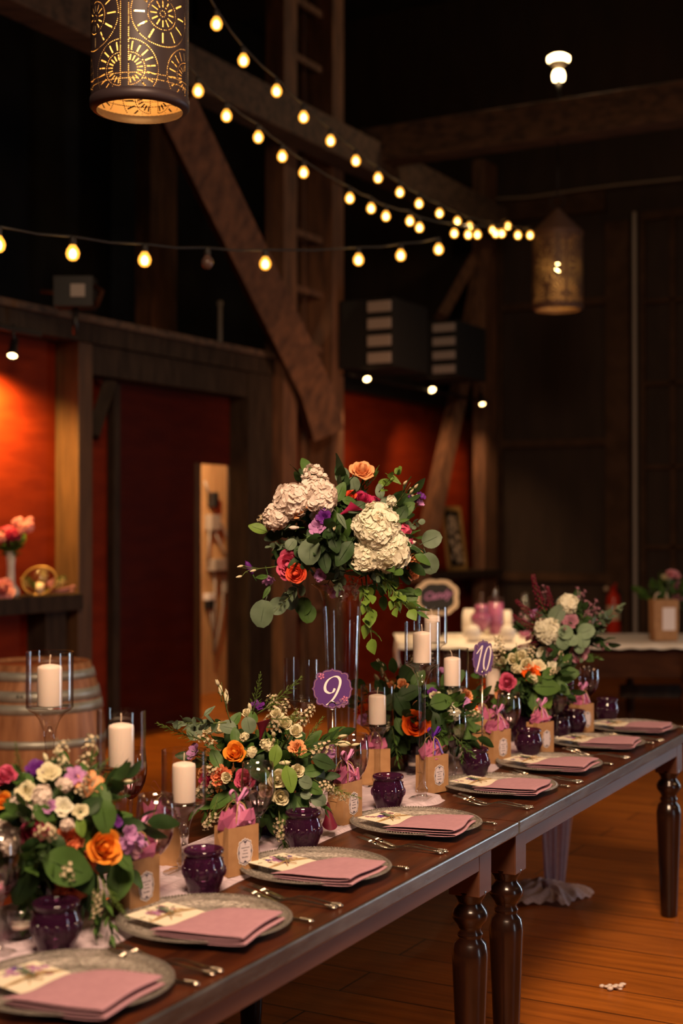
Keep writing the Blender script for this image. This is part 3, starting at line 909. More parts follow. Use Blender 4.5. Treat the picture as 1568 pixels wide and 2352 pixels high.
# ------------------------------------------------------------------ farm tables
def table_wood(name='table_stained_wood', c1=(0.030, 0.007, 0.003), c2=(0.085, 0.021, 0.006)):
    m, nt, out = newmat(name)
    L = nt.links.new
    tc = N(nt, 'ShaderNodeTexCoord')
    mp = N(nt, 'ShaderNodeMapping'); mp.inputs['Scale'].default_value = (1.0, 9, 9)
    no = N(nt, 'ShaderNodeTexNoise'); no.inputs['Scale'].default_value = 3.0; no.inputs['Detail'].default_value = 8
    cr = N(nt, 'ShaderNodeValToRGB')
    cr.color_ramp.elements[0].position = .35; cr.color_ramp.elements[0].color = rgb(c1)
    cr.color_ramp.elements[1].position = .68; cr.color_ramp.elements[1].color = rgb(c2)
    b = N(nt, 'ShaderNodeBsdfPrincipled')
    b.inputs['Roughness'].default_value = .33
    b.inputs['Specular IOR Level'].default_value = .35
    n2 = N(nt, 'ShaderNodeTexNoise'); n2.inputs['Scale'].default_value = 9
    bp = N(nt, 'ShaderNodeBump'); bp.inputs['Strength'].default_value = .12; bp.inputs['Distance'].default_value = .01
    L(tc.outputs['Object'], mp.inputs[0]); L(mp.outputs[0], no.inputs[0]); L(no.outputs[0], cr.inputs[0]); L(cr.outputs[0], b.inputs['Base Color'])
    L(mp.outputs[0], n2.inputs[0]); L(n2.outputs[0], bp.inputs['Height']); L(bp.outputs[0], b.inputs['Normal']); L(b.outputs[0], out.inputs[0])
    return m
M['table'] = table_wood()
M['edge_sheen'] = noisy('table_edge_sheen', (0.03, 0.026, 0.025), (0.085, 0.082, 0.082), 9, .25, stretch=(.6, 3, 3), bump=.2)  # cool window light on the rim, put into its grey colour
M['leg'] = noisy('turned_leg_wood', (0.007, 0.003, 0.002), (0.026, 0.008, 0.004), 4, .2, stretch=(3, 3, .6), bump=.1)
M['apron'] = noisy('apron_wood', (0.065, 0.024, 0.013), (0.10, 0.038, 0.020), 4, .4, stretch=(.6, 3, 3), bump=.1)
LEGP = [(.0010, 0), (.030, 0), (.034, .006), (.036, .05), (.044, .26), (.050, .40), (.051, .43), (.045, .462), (.032, .476), (.036, .484), (.036, .490), (.030, .500), (.036, .512), (.049, .530), (.051, .542), (.046, .556), (.033, .572), (.036, .582), (.046, .598), (.047, .608), (.040, .615)]
def farm_table(t0, t1, legs, label):
    T = thing('farm_table', label, 'table', tab(t0, .5, 0), TA)
    Lh = t1 - t0
    mb = MB(); mb.box((0, -.492, .722), (Lh, .492, .76)); mb.build('tabletop', M['table'], T, smooth=False)
    for a, b in ((-.5, -.492), (.492, .5)):
        mb = MB(); mb.box((0, a, .722), (Lh, b, .7602)); mb.build('sheen_edge', M['edge_sheen'], T, smooth=False, bevel=.006 if a < 0 else 0)  # edge strips coloured for the cool sheen along the rim
    for y in (-.485, .455):
        mb = MB(); mb.box((legs[0] - t0 + .046, y, .675), (legs[1] - t0 - .046, y + .03, .7215)); mb.build('apron', M['apron'], T, smooth=False)
    for x in (legs[0] - t0 + .02, legs[1] - t0 - .05):
        mb = MB(); mb.box((x, -.44, .675), (x + .03, .44, .7215)); mb.build('end_apron', M['leg'], T, smooth=False)
    for x in legs:
        for y in (-.44, .44):
            mb = MB(); mb.lathe(LEGP, 32); 
            lo = mb.build('leg', M['leg'], T); lo.location = (x - t0, y, 0)
            mb = MB(); mb.box((-.046, -.046, .60), (.046, .046, .7215)); mb.build('leg_block', M['apron'], lo, smooth=False, bevel=.003)
    return T
ft = farm_table(-2.55, -.004, (-2.3, -.232), 'dark stained farm table nearest the camera with turned legs')
# breadboard seam line
mb = MB(); mb.box((2.40, -.499, .7595), (2.404, .499, .7604)); mb.build('seam', M['black'], ft, smooth=False)
farm_table(.004, 2.24, (.052, 1.96), 'farther dark stained farm table, lilac cloth hanging off its end')

# ------------------------------------------------------------------ gauze runner
rg = random.Random(5)
ph = [rg.uniform(0, 6.28) for _ in range(12)]
def near_edge(t):
    pts = [(-2.6, .38), (-1.78, .40), (-1.6, .315), (-1.1, .35), (-.96, .36), (-.4, .385), (0, .375), (.13, .31), (.19, .315), (.26, .40), (.7, .37), (1.16, .42), (2.26, .47)]
    for (a, x), (b, y) in zip(pts, pts[1:]):
        if a <= t <= b:
            k = (t - a) / (b - a); k = k * k * (3 - 2 * k)
            return x + (y - x) * k
    return pts[-1][1]
def wr(t, w):
    z = 0
    for i in range(6):
        z += (1 - abs(math.sin((w * (7 + 5.3 * i) + .35 * math.sin(t * (2.1 + i * .7) + ph[i]) * (1 + i * .2) + ph[i + 6])))) ** 2.2 / (1.3 + .35 * i)
    return z
def runner_pt(t, w):
    a = near_edge(t); b = .72 + .03 * math.sin(t * 3 + 1) - max(0, t - 1.6) * .12
    n = a + (b - a) * w
    z = .7615 + .0055 * wr(t, w)
    if t > .12 and t < .24: z += .006 * math.sin((t - .12) / .12 * PI) * (1 - w)
    if w < .03 or w > .97: z = .7612
    return tab(t, n, z)
mb = MB()
mb.grid(lambda i, j: runner_pt(-2.5 + 4.755 * j, i), 46, 300)
rn = mb.build('table_runner', M['gauze'], None)
tag(rn, 'crinkled lilac gauze runner along the middle of both tables, its end falling to the floor', 'table runner')
mb = MB()
def hang(i, j):
    n0 = .647 + (i - .5) * (.24 - .14 * j)
    bul = .011 * math.cos(i * 17 + 1.0 + 2 * j) + .006 * math.cos(i * 31 + 3 * j)
    z = .766 - .762 * j
    return tab(2.262 + bul + .03 * min(1, j * 6) - .06 * j, n0, max(z, .004))
mb.grid(hang, 60, 34)
hg = mb.build('hanging_end', M['gauze'], rn)
mb = MB()
c0 = on_z(1240, 2062, 0.0)
def pool(i, j):
    a = 2 * PI * i
    r = .02 + j
    q = Vector((math.cos(a) * .20 * r * (1 + .18 * math.sin(3 * a + 1)), math.sin(a) * .16 * r * (1 + .2 * math.sin(5 * a)), 0))
    z = .006 + (1 - j) ** .6 * .045 + .030 * (1 - abs(math.sin(a * 4.5 + j * 6))) * (1 - j * .6) + .012 * math.sin(a * 13 + j * 9) ** 2
    return Vector((c0.x + q.x * 1.0, c0.y + q.y + .0, z))
mb.grid(pool, 110, 14)
mb.build('pooled_cloth', M['gauze'], rn)

# ------------------------------------------------------------------ place settings
def plate_mat():
    m, nt, out = newmat('pressed_glass')
    L = nt.links.new
    tc = N(nt, 'ShaderNodeTexCoord')
    vo = N(nt, 'ShaderNodeTexVoronoi'); vo.inputs['Scale'].default_value = 85
    no = N(nt, 'ShaderNodeTexNoise'); no.inputs['Scale'].default_value = 40; no.inputs['Detail'].default_value = 6
    sp = N(nt, 'ShaderNodeVectorMath', operation='LENGTH')
    L(tc.outputs['Object'], sp.inputs[0])
    wv = N(nt, 'ShaderNodeMath', operation='SINE')
    mu = N(nt, 'ShaderNodeMath', operation='MULTIPLY'); mu.inputs[1].default_value = 420
    L(sp.outputs['Value'], mu.inputs[0]); L(mu.outputs[0], wv.inputs[0])
    ad = N(nt, 'ShaderNodeMath', operation='ADD')
    L(vo.outputs[0], ad.inputs[0]); 
    m3 = N(nt, 'ShaderNodeMath', operation='MULTIPLY'); m3.inputs[1].default_value = .18
    L(wv.outputs[0], m3.inputs[0]); L(m3.outputs[0], ad.inputs[1])
    bp = N(nt, 'ShaderNodeBump'); bp.inputs['Strength'].default_value = .9; bp.inputs['Distance'].default_value = .004
    L(ad.outputs[0], bp.inputs['Height'])
    cr = N(nt, 'ShaderNodeValToRGB')
    cr.color_ramp.elements[0].position = .35; cr.color_ramp.elements[0].color = (.26, .22, .185, 1)
    cr.color_ramp.elements[1].position = .65; cr.color_ramp.elements[1].color = (.95, .86, .76, 1)
    L(no.outputs[0], cr.inputs[0])
    b = N(nt, 'ShaderNodeBsdfPrincipled')
    b.inputs['Metallic'].default_value = .25
    b.inputs['Roughness'].default_value = .22
    b.inputs['Specular IOR Level'].default_value = .9
    L(cr.outputs[0], b.inputs['Base Color']); L(bp.outputs[0], b.inputs['Normal'])
    t = N(nt, 'ShaderNodeBsdfTransparent'); t.inputs[0].default_value = (.9, .88, .85, 1)
    ms = N(nt, 'ShaderNodeMixShader'); ms.inputs[0].default_value = .36
    L(b.outputs[0], ms.inputs[1]); L(t.outputs[0], ms.inputs[2]); L(ms.outputs[0], out.inputs[0])
    return m
M['plate'] = plate_mat()
def scallop(a, z, r):
    return 1 + (.006 * abs(math.sin(a * 60)) if r > .17 else 0)
PLATE = MB()
PLATE.lathe([(.001, .003), (.095, .003), (.108, .005), (.118, .009), (.125, .0105), (.160, .0135), (.166, .0165), (.170, .0155), (.182, .0195), (.188, .0215), (.190, .0190), (.180, .0155), (.120, .0045), (.100, .0), (.001, .0)], 240, mod=scallop)
PLATE_D = PLATE.data('plate', M['plate'])
RIM = MB()
for k in range(150):
    a = 2 * PI * k / 150
    RIM.ball((.184 * math.cos(a), .184 * math.sin(a), .0215), .0028, 5, 4)
RIM_D = RIM.data('beaded_rim', M['plate'])

def napkin_mesh(seed):
    r = random.Random(seed)
    w1, w2 = r.uniform(.6, 1.4), r.uniform(0, 6)
    path = []
    def xs(y): return -.112 + .034 * min(1, max(0, (y + .10) / .05)) + .03 * max(0, (y - .06) / .05)
    def prof(y):
        a = xs(y); e = .104 + .004 * math.sin(y * 30 + w2) - .02 * max(0, y / .11) * .5
        P_ = [(a, .002), (e * .5, .002), (e, .0025), (e + .005, .0055), (e, .0085), (e * .5, .0085), (a + .014, .009), (a + .010, .012), (a + .014, .0145)]
        P_ += [(e * .5, .0145), (e - .006, .015), (e, .0185), (e - .006, .022), (e * .5, .0225), (a + .05, .0225), (a + .02, .0195), (a - .002, .0165)]
        return P_
    mb = MB()
    ny = 14
    n = len(prof(0))
    def fn(i, j):
        y = -.105 + .21 * j
        p = prof(y)[min(n - 1, round(i * (n - 1)))]
        x, z = p
        z += .0018 * math.sin(x * 30 * w1 + y * 25 + w2) * min(1, z / .01)
        z += .007 * max(0, (x - .02) / .1) ** 2
        return (x + .02 * y, y + .004 * math.sin(x * 22 + w2), z)
    mb.grid(fn, n - 1, ny)
    return mb

def card_thing(k, c, rz):
    t = thing('menu_card', 'cream floral card tied with twine at the %s place setting from the front' % ORD[k], 'card', c, rz, 'floral cards on the plates')
    mb = MB(); mb.box((-.066, -.066, 0), (.066, .066, .0012))
    mb.build('card', M['card'], t, smooth=False)
    r = random.Random(40 + k)
    mb = MB()
    for q in range(16):
        cx, cy = -.035 + r.gauss(0, .016) + .01, r.gauss(0, .022)
        mi = r.choice([0, 0, 1, 1, 2])
        R_ = r.uniform(.006, .012)
        for p5 in range(5):
            a = p5 * 1.2566 + q
            pts = [(cx, cy)] + [(cx + R_ * math.cos(a + d) * s, cy + R_ * math.sin(a + d) * s) for d, s in ((-.5, .7), (-.25, 1), (.25, 1), (.5, .7))]
            mb.add([(x, y, .0016 + q * .00002) for x, y in pts], [tuple(range(5))], mi)
    for q in range(14):
        cx, cy, a, l = -.035 + r.gauss(0, .022), r.gauss(0, .035), r.uniform(0, 6.28), r.uniform(.008, .016)
        dx, dy = math.cos(a) * l, math.sin(a) * l
        mb.add([(cx, cy, .0015), (cx + dx / 2 - dy * .22, cy + dy / 2 + dx * .22, .0015), (cx + dx, cy + dy, .0015), (cx + dx / 2 + dy * .22, cy + dy / 2 - dx * .22, .0015)], [(0, 1, 2, 3)], 3)
    mb.v = [(max(-.065, min(.065, x)), max(-.065, min(.065, y)), z) for x, y, z in mb.v]
    mb.build('floral_print', [PET['lilac'], PET['mauve'], M['ribbon_purple'], LEAF['mid']], t, smooth=False)
    mb = MB()
    mb.tube([(.006, -.067, .001), (.004, -.03, .004), (.005, 0, .006), (.0, .03, .004), (.012, .067, .001)], .0011, 5)
    mb.tube([(.012, -.067, .001), (.010, -.03, .004), (.005, 0, .006), (.010, .03, .004), (.02, .067, .001)], .0011, 5)
    for s in (-1, 1):
        mb.tube([(.005, 0, .006), (.012, s * .012, .013), (.020, s * .022, .012), (.022, s * .010, .008), (.005, 0, .006)], .0011, 5)
        mb.tube([(.005, 0, .006), (.018 + .01 * s, -.006, .006), (.034, s * .016 - .012, .004)], .0011, 5)
    mb.build('twine_bow', M['twine'], t)
    mb = MB()
    mb.tube([(-.03, .008, .003), (.0, .002, .006), (.018, -.004, .007)], .0009, 4)
    for q in range(22):
        x = -.034 + q * .0022
        s = 1 if q % 2 else -1
        a = Vector((x, .006 - (x + .03) * .18, .005))
        b = a + Vector((-.006, s * .009, .003 + .003 * r.random()))
        mb.tube([a, (a + b) / 2 + Vector((0, 0, .001)), b], [.0008, .0014, .0004], 4)
    mb.build('rosemary_sprig', LEAF['euc'], t)
    return t

def fork_mesh():
    mb = MB()
    def z(x):
        pts = [(-.035, .027), (0, .019), (.035, .009), (.06, .003), (.075, .0035), (.095, .011), (.12, .013), (.16, .008), (.21, .003)]
        for (a, p), (b, q) in zip(pts, pts[1:]):
            if a <= x <= b:
                k = (x - a) / (b - a); return p + (q - p) * k
        return pts[-1][1]
    for k in range(4):
        y = (k - 1.5) * .0062
        mb.tube([(x, y * (.9 + .1 * (x < -.02)), z(x)) for x in (-.035, -.02, 0, .015)], [.0006, .0013, .0015, .0015], 6)
    def w(x):
        pts = [(.012, .0115), (.04, .012), (.06, .007), (.072, .0032), (.12, .0030), (.16, .0048), (.18, .0050), (.19, .0085), (.2, .009), (.207, .006), (.21, .001)]
        for (a, p), (b, q) in zip(pts, pts[1:]):
            if a <= x <= b:
                return p + (q - p) * (x - a) / (b - a)
        return .001
    xs = [.012, .025, .04, .052, .06, .066, .072, .095, .12, .14, .16, .175, .18, .185, .19, .195, .2, .204, .207, .21]
    vs, fs = [], []
    for x in xs:
        ww, zz = w(x), z(x)
        th = .0009 if x < .065 else .0022
        vs += [(x, -ww, zz), (x, -ww * .6, zz + th), (x, ww * .6, zz + th), (x, ww, zz), (x, ww * .6, zz - th * .6), (x, -ww * .6, zz - th * .6)]
    n = len(xs)
    for j in range(n - 1):
        for i in range(6):
            fs.append((j * 6 + i, j * 6 + (i + 1) % 6, j * 6 + 6 + (i + 1) % 6, j * 6 + 6 + i))
    fs += [tuple(range(6)), tuple(range((n - 1) * 6, n * 6))]
    mb.add(vs, fs)
    for q in range(5):
        mb.ball((.184 + q * .005, 0, z(.19) + .003), .0022, 6, 5, sc=(1, 1.6, .8))
    return mb
FORK = fork_mesh().data('fork', M['silver'])
kb = MB()
kb.tube([(-.04, 0, .003), (.0, 0, .003), (.08, 0, .003), (.1, 0, .004)], [.004, .010, .009, .005], 8, flat=.12)
kb.tube([(.1, 0, .0045), (.12, 0, .005), (.16, 0, .005), (.18, 0, .005), (.19, 0, .005), (.197, 0, .005), (.2, 0, .005)], [.004, .0042, .0055, .006, .008, .007, .002], 8, flat=.55)
for q in range(5):
    kb.ball((.17 + q * .006, 0, .0085), .0022, 6, 5, sc=(1, 1.5, .8))
KNIFE = kb.data('knife', M['silver'])
RS = TA - PI / 2
seats = [(-1.801, .217), (-1.331, .229), (-.807, .240), (-.206, .237), (.454, .234), (.944, .233), (1.505, .230), (1.985, .226)]
HINT = ['at the bottom left corner', 'above the frontmost one', 'with the crispest card print', 'left of the table joint', 'right of the table joint', 'second past the joint', 'next to last', 'at the far end of the tables']
for k, (t_, n_) in enumerate(seats):
    c = tab(t_, n_, .7605)
    Rm = Matrix.Rotation(RS, 3, 'Z')
    def at(x, y, z=0): return c + Rm @ Vector((x, y, z))
    p = thing('charger_plate', 'glass charger plate, %s from the front, %s' % (ORD[k], HINT[k]), 'plate', c, RS + k, 'glass charger plates')
    inst('plate', PLATE_D, p)
    if k < 6: inst('beaded_rim', RIM_D, p)
    o = napkin_mesh(k).build('napkin', M['napkin'], None, solid=.0016, sub=1)
    o.location = at(.072, -.055, .0122); o.rotation_euler = (0, 0, RS + .06 + .05 * math.sin(k * 2.3))
    tag(o, 'folded lilac napkin on the %s plate, %s' % (ORD[k], HINT[k]), 'napkin', 'folded lilac napkins')
    ct = card_thing(k, at(-.058, -.050, .033 - .004), RS - .2 + .05 * math.sin(k * 1.7))
    ct.rotation_euler = (0, .03, RS - .2 + .05 * math.sin(k * 1.7))
    for q, (fx, fy, fr, w_) in enumerate(((0, -.265, .0, 'inner'), (-.004, -.297, .05, 'outer'))):
        o = inst('fork', FORK, None, at(fx, fy, .001)); o.rotation_euler = (0, 0, RS + fr + .03)
        tag(o, '%s silver fork left of the %s plate from the front' % (w_, ORD[k]), 'fork', 'silver forks')
    o = inst('knife', KNIFE, None, at(.0, .122 if k != 7 else .125, .0005)); o.rotation_euler = (0, 0, RS)
    tag(o, 'silver knife half under the right rim of the %s plate from the front' % ORD[k], 'knife', 'silver knives')

# ------------------------------------------------------------------ glassware
def facets(a, z, r):
    return 1 - .05 * abs(math.sin(a * 6)) * (1 if .118 < z < .178 else 0)
def goblet_bowl_mat():
    m, nt, out = newmat('goblet_glass')
    L = nt.links.new
    tc = N(nt, 'ShaderNodeTexCoord')
    sp = N(nt, 'ShaderNodeSeparateXYZ')
    cr = N(nt, 'ShaderNodeValToRGB')
    mr = N(nt, 'ShaderNodeMapRange'); mr.inputs[1].default_value = .10; mr.inputs[2].default_value = .20
    cr.color_ramp.elements[0].color = (.45, .20, .30, 1)
    cr.color_ramp.elements[1].color = (.97, .97, .97, 1)
    e = cr.color_ramp.elements.new(.5); e.color = (.80, .68, .73, 1)
    lw = N(nt, 'ShaderNodeLayerWeight')
    pw = N(nt, 'ShaderNodeMath', operation='POWER'); pw.inputs[1].default_value = 3
    mx = N(nt, 'ShaderNodeMix', data_type='RGBA', blend_type='MULTIPLY'); mx.inputs[7].default_value = (.55, .52, .54, 1)
    tr = N(nt, 'ShaderNodeBsdfTransparent'); gl = N(nt, 'ShaderNodeBsdfGlossy'); gl.inputs['Roughness'].default_value = .03
    p5 = N(nt, 'ShaderNodeMath', operation='POWER'); p5.inputs[1].default_value = 4.0
    mu = N(nt, 'ShaderNodeMath', operation='MULTIPLY_ADD'); mu.inputs[1].default_value = 1.0; mu.inputs[2].default_value = .10; mu.use_clamp = True
    ms = N(nt, 'ShaderNodeMixShader')
    L(tc.outputs['Object'], sp.inputs[0]); L(sp.outputs[2], mr.inputs[0]); L(mr.outputs[0], cr.inputs[0]); L(cr.outputs[0], mx.inputs[6])
    L(lw.outputs['Facing'], pw.inputs[0]); L(pw.outputs[0], mx.inputs[0]); L(mx.outputs[2], tr.inputs[0])
    L(lw.outputs['Facing'], p5.inputs[0]); L(p5.outputs[0], mu.inputs[0]); L(mu.outputs[0], ms.inputs[0]); L(tr.outputs[0], ms.inputs[1]); L(gl.outputs[0], ms.inputs[2]); L(ms.outputs[0], out.inputs[0])
    return m
M['goblet'] = goblet_bowl_mat()
mb = MB(); mb.lathe([(.001, .107), (.008, .108), (.018, .116), (.031, .134), (.040, .155), (.0445, .178), (.0450, .195), (.0425, .222), (.0395, .247), (.0385, .247), (.0413, .222), (.0435, .195), (.043, .178)], 72, mod=facets)
mb.lathe([(.043, .178), (.0385, .157), (.030, .138), (.018, .122), (.001, .118)], 72, mod=lambda a, z, r: 1 - .10 * abs(math.sin(a * 6)))
G_BOWL = mb.data('bowl', M['goblet'])
mb = MB(); mb.lathe([(.001, 0), (.0355, 0), (.036, .0015), (.030, .004), (.012, .009), (.005, .016), (.0042, .04), (.0042, .085), (.0065, .095), (.0048, .099), (.0085, .106), (.001, .108)], 32)
G_STEM = mb.data('stem', M['sglass'])
def goblet(p, label, k=1.0, grp='wine goblets'):
    t = thing('wine_goblet', label, 'glass', p, 0, grp)
    inst('bowl', G_BOWL, t, scale=k); inst('stem', G_STEM, t, scale=k)
VT = MB()
VT.lathe([(.001, .0), (.030, .0), (.034, .002), (.036, .010), (.0355, .014), (.040, .024), (.0455, .042), (.0465, .055), (.0445, .070), (.0405, .080), (.0385, .085), (.0395, .088), (.0440, .091), (.0445, .097), (.042, .100), (.0395, .100), (.037, .092), (.0365, .085), (.042, .068), (.0432, .05), (.037, .022), (.032, .012), (.001, .010)], 48)
for k in range(14):
    a = 2 * PI * k / 14
    VT.ball((.0445 * math.cos(a), .0445 * math.sin(a), .052), .0075, 8, 6, sc=(.75, .75, 1.7))
for k in range(44):
    a = 2 * PI * k / 44
    VT.ball((.0425 * math.cos(a), .0425 * math.sin(a), .0765 + .003 * math.cos(a * 7)), .0014, 5, 4)
VT_D = VT.data('votive_body', M['purple_glass'])
def tumbler(p, label, k=1.0):
    o = inst('purple_tumbler', VT_D, None, p, scale=k)
    tag(o, label, 'tumbler', 'purple glass tumblers')
gob = [(0, 2190), (357, 2075), (592, 1970), (812, 1878), (1042, 1790), (1168, 1745), (1279, 1702), (1352, 1657)]
vot = [(122, 2200), (465, 2060), (695, 1960), (892, 1864), (1092, 1792), (1216, 1742), (1320, 1692), (1397, 1661)]
for k in range(8):
    goblet(on_z(*gob[k], .763), 'faceted pink-tinged wine goblet behind the %s plate from the front' % ORD[k])
    q = on_z(*vot[k], .763); q.y += .03
    tumbler(q, 'dark purple hobnail tumbler behind the %s plate from the front' % ORD[k], 1.06)
goblet(on_z(300, 1925, .763), 'wine goblet on the far side of the table below the middle pillar candle at left', 1.0)
q = on_z(1285, 1698, .763)
tumbler(q, 'purple tumbler standing behind the seventh wine goblet', .95)

# candle holders and candles
SLEEVE = MB()
SLEEVE.lathe([(.0555, .0), (.0555, .1315)], 64)
SLEEVE.lathe([(.0530, .1315), (.0530, .003)], 64)
SLEEVE.lathe([(.0555, .1315), (.0530, .1315)], 64)
SLEEVE.lathe([(.0555, .0), (.050, -.006), (.036, -.014), (.024, -.030), (.016, -.052), (.0125, -.075)], 48)
SLEEVE_D = SLEEVE.data('glass_cylinder', M['glass'])
mb = MB(); mb.lathe([(.001, -.004), (.050, -.001), (.0528, .003), (.001, .003)], 48)
DISH_D = mb.data('dish', M['glass'])
def candleholder(name_lab, p, hz, candle=True, clab=None):
    t = thing('candle_holder', name_lab, 'candle holder', p, 0, 'stemmed glass candle holders')
    s = inst('glass_cylinder', SLEEVE_D, t, (0, 0, hz)); inst('dish', DISH_D, t, (0, 0, hz))
    mb = MB()
    mb.lathe([(.001, 0), (.050, 0), (.052, .0015), (.051, .004), (.030, .0065), (.016, .011), (.0135, .018), (.018, .024), (.018, .032), (.012, .040), (.0102, .06), (.0102, hz * .5), (.0105, hz - .09), (.0125, hz - .075), (.010, hz - .060), (.004, hz - .045), (.001, hz - .044)], 32)
    mb.build('stem', M['sglass'], t)
    if candle:
        c = thing('pillar_candle', clab, 'candle', Vector(p) + Vector((0, 0, hz + .0035)), 0, 'ivory pillar candles')
        mb = MB(); mb.lathe([(.001, 0), (.0285, 0), (.0290, .002), (.0290, .088), (.0275, .0935), (.020, .0965), (.010, .0985), (.001, .0995)], 36)
        mb.build('wax', M['candle'], c)
        rr_ = random.Random(int(p[0] * 1000))
        dx = rr_.uniform(-.008, .008)
        mb = MB(); mb.tube([(0, 0, .098), (dx * .2, 0, .105), (dx * .3, .001, .112), (dx, .001, .121)], [.0011, .0011, .0011, .0014], 6); mb.build('wick', M['wick'], c)
def cpos(u, Y): 
    X = (u - 784) / F * Y
    return Vector((X, Y, .763))
for (u, Y, hz, cn, lab, cl) in [
  (115, 3.35, .430, True, 'tall glass candle holder in front of the wooden barrel', 'ivory candle in the tall holder before the barrel'),
  (279, 3.25, .305, True, 'medium glass candle holder right of the one before the barrel', 'ivory candle second from the left edge'),
  (423, 3.516, .172, True, 'short glass candle holder left of the second bouquet', 'ivory candle just left of the second bouquet'),
  (692, 4.47, .310, False, 'empty glass candle holder left of the number 9 sign', None),
  (969, 4.47, .425, True, 'tallest glass candle holder standing alone on a long stem right of centre', 'ivory candle in the tallest long-stemmed holder right of centre'),
  (866, 4.70, .200, True, 'short glass candle holder right of the tall vase', 'ivory candle between the tall vase and the orange rose'),
  (1038, 4.85, .310, True, 'medium glass candle holder right behind the tallest one', 'ivory candle left of the number 10 sign'),
  (992, 5.25, .428, True, 'tall candle holder in front of the black chalk sign', 'ivory candle seen in front of the black chalk sign'),
  (1132, 5.60, .195, True, 'short candle holder behind the number 10 sign', 'ivory candle below and behind the number 10 sign')]:
    candleholder(lab, cpos(u, Y), hz, cn, cl)

# small clear tealight glasses
for (u, v, lab) in ((48, 2165, 'small clear tealight glass left of the frontmost purple tumbler'), (950, 1778, 'small clear tealight glass left of the tallest candle holder'), (640, 1925, 'small clear tealight glass under the second bouquet')):
    t = thing('tealight_glass', lab, 'glass', on_z(u, v, .764))
    mb = MB(); mb.lathe([(.001, 0), (.026, 0), (.022, .010), (.018, .022), (.024, .034), (.029, .055), (.031, .072), (.029, .072), (.025, .050), (.018, .034), (.001, .028)], 32); mb.build('cup', M['glass'], t)
    mb = MB(); mb.lathe([(.001, .030), (.019, .030), (.021, .042), (.001, .043)], 24); mb.build('tealight', M['candle'], t)

# ------------------------------------------------------------------ lettering helpers
def plaque(w, h, cusp=.10):
    q = [(0, 1.0), (.05, .935), (.15, .90), (.30, .895), (.42, .85), (.49, .76), (.60, .785), (.71, .755), (.775, .68), (.785, .58), (.755, .49), (.85, .42), (.90, .30), (.905, .15), (.94, .05)]
    pts = list(q) + [(1, 0)]
    full = []
    for sx_, sy_, rev in ((1, 1, False), (1, -1, True), (-1, -1, False), (-1, 1, True)):
        L_ = pts if not rev else list(reversed(pts))
        full += [(x * sx_, y * sy_) for x, y in L_][:-1]
    return [(x * w / 2, y * h / 2) for x, y in full]
def smooth_path(P_, n=8):
    out_ = []
    P2 = [P_[0]] + list(P_) + [P_[-1]]
    for i in range(1, len(P2) - 2):
        a, b, c, d = [Vector(x) for x in P2[i - 1:i + 3]]
        for k in range(n):
            t = k / n
            out_.append(.5 * ((2 * b) + (c - a) * t + (2 * a - 5 * b + 4 * c - d) * t * t + (3 * b - a - 3 * c + d) * t ** 3))
    out_.append(Vector(P_[-1]))
    return out_
def brush(mb, P_, z0, z1, mi=0, nib=(.045, .012, math.radians(35)), sc=1.0, close=False):
    """broad-nib pen stroke along P_ in the xy plane"""
    pts = smooth_path([(x * sc, y * sc, 0) for x, y in P_])
    w, mn, na = nib
    Lf, Rt = [], []
    for i, p in enumerate(pts):
        d = (pts[min(i + 1, len(pts) - 1)] - pts[max(i - 1, 0)]).normalized()
        nrm = Vector((-d.y, d.x, 0))
        a = math.atan2(d.y, d.x)
        ww = (mn + (w - mn) * abs(math.sin(a - na))) * sc / 2
        if i in (0, len(pts) - 1): ww *= .5
        Lf.append(p + nrm * ww); Rt.append(p - nrm * ww)
    for i in range(len(pts) - 1):
        vs = [(q.x, q.y, z) for z in (z0, z1) for q in (Lf[i], Rt[i], Rt[i + 1], Lf[i + 1])]
        mb.add(vs, [(4, 5, 6, 7), (0, 3, 2, 1), (0, 1, 5, 4), (1, 2, 6, 5), (2, 3, 7, 6), (3, 0, 4, 7)], mi)
def text_mesh(name, body, size, mat, parent, M4, shear=0.0, ext=.0003, bold=0.0, align='CENTER'):
    cu = bpy.data.curves.new(name, 'FONT')
    cu.body = body; cu.size = size; cu.shear = shear; cu.extrude = ext; cu.offset = bold; cu.align_x = align; cu.align_y = 'CENTER'; cu.resolution_u = 3
    to = bpy.data.objects.new(name, cu); COL.objects.link(to)
    dg = bpy.context.evaluated_depsgraph_get()
    me = bpy.data.meshes.new_from_object(to.evaluated_get(dg))
    bpy.data.objects.remove(to); bpy.data.curves.remove(cu)
    me.materials.clear(); me.materials.append(mat)
    o = bpy.data.objects.new(name, me); COL.objects.link(o); o.parent = parent; o.matrix_local = M4
    return o
UP = Matrix.Rotation(PI / 2, 4, 'X')     # xy plane -> xz plane, facing -y

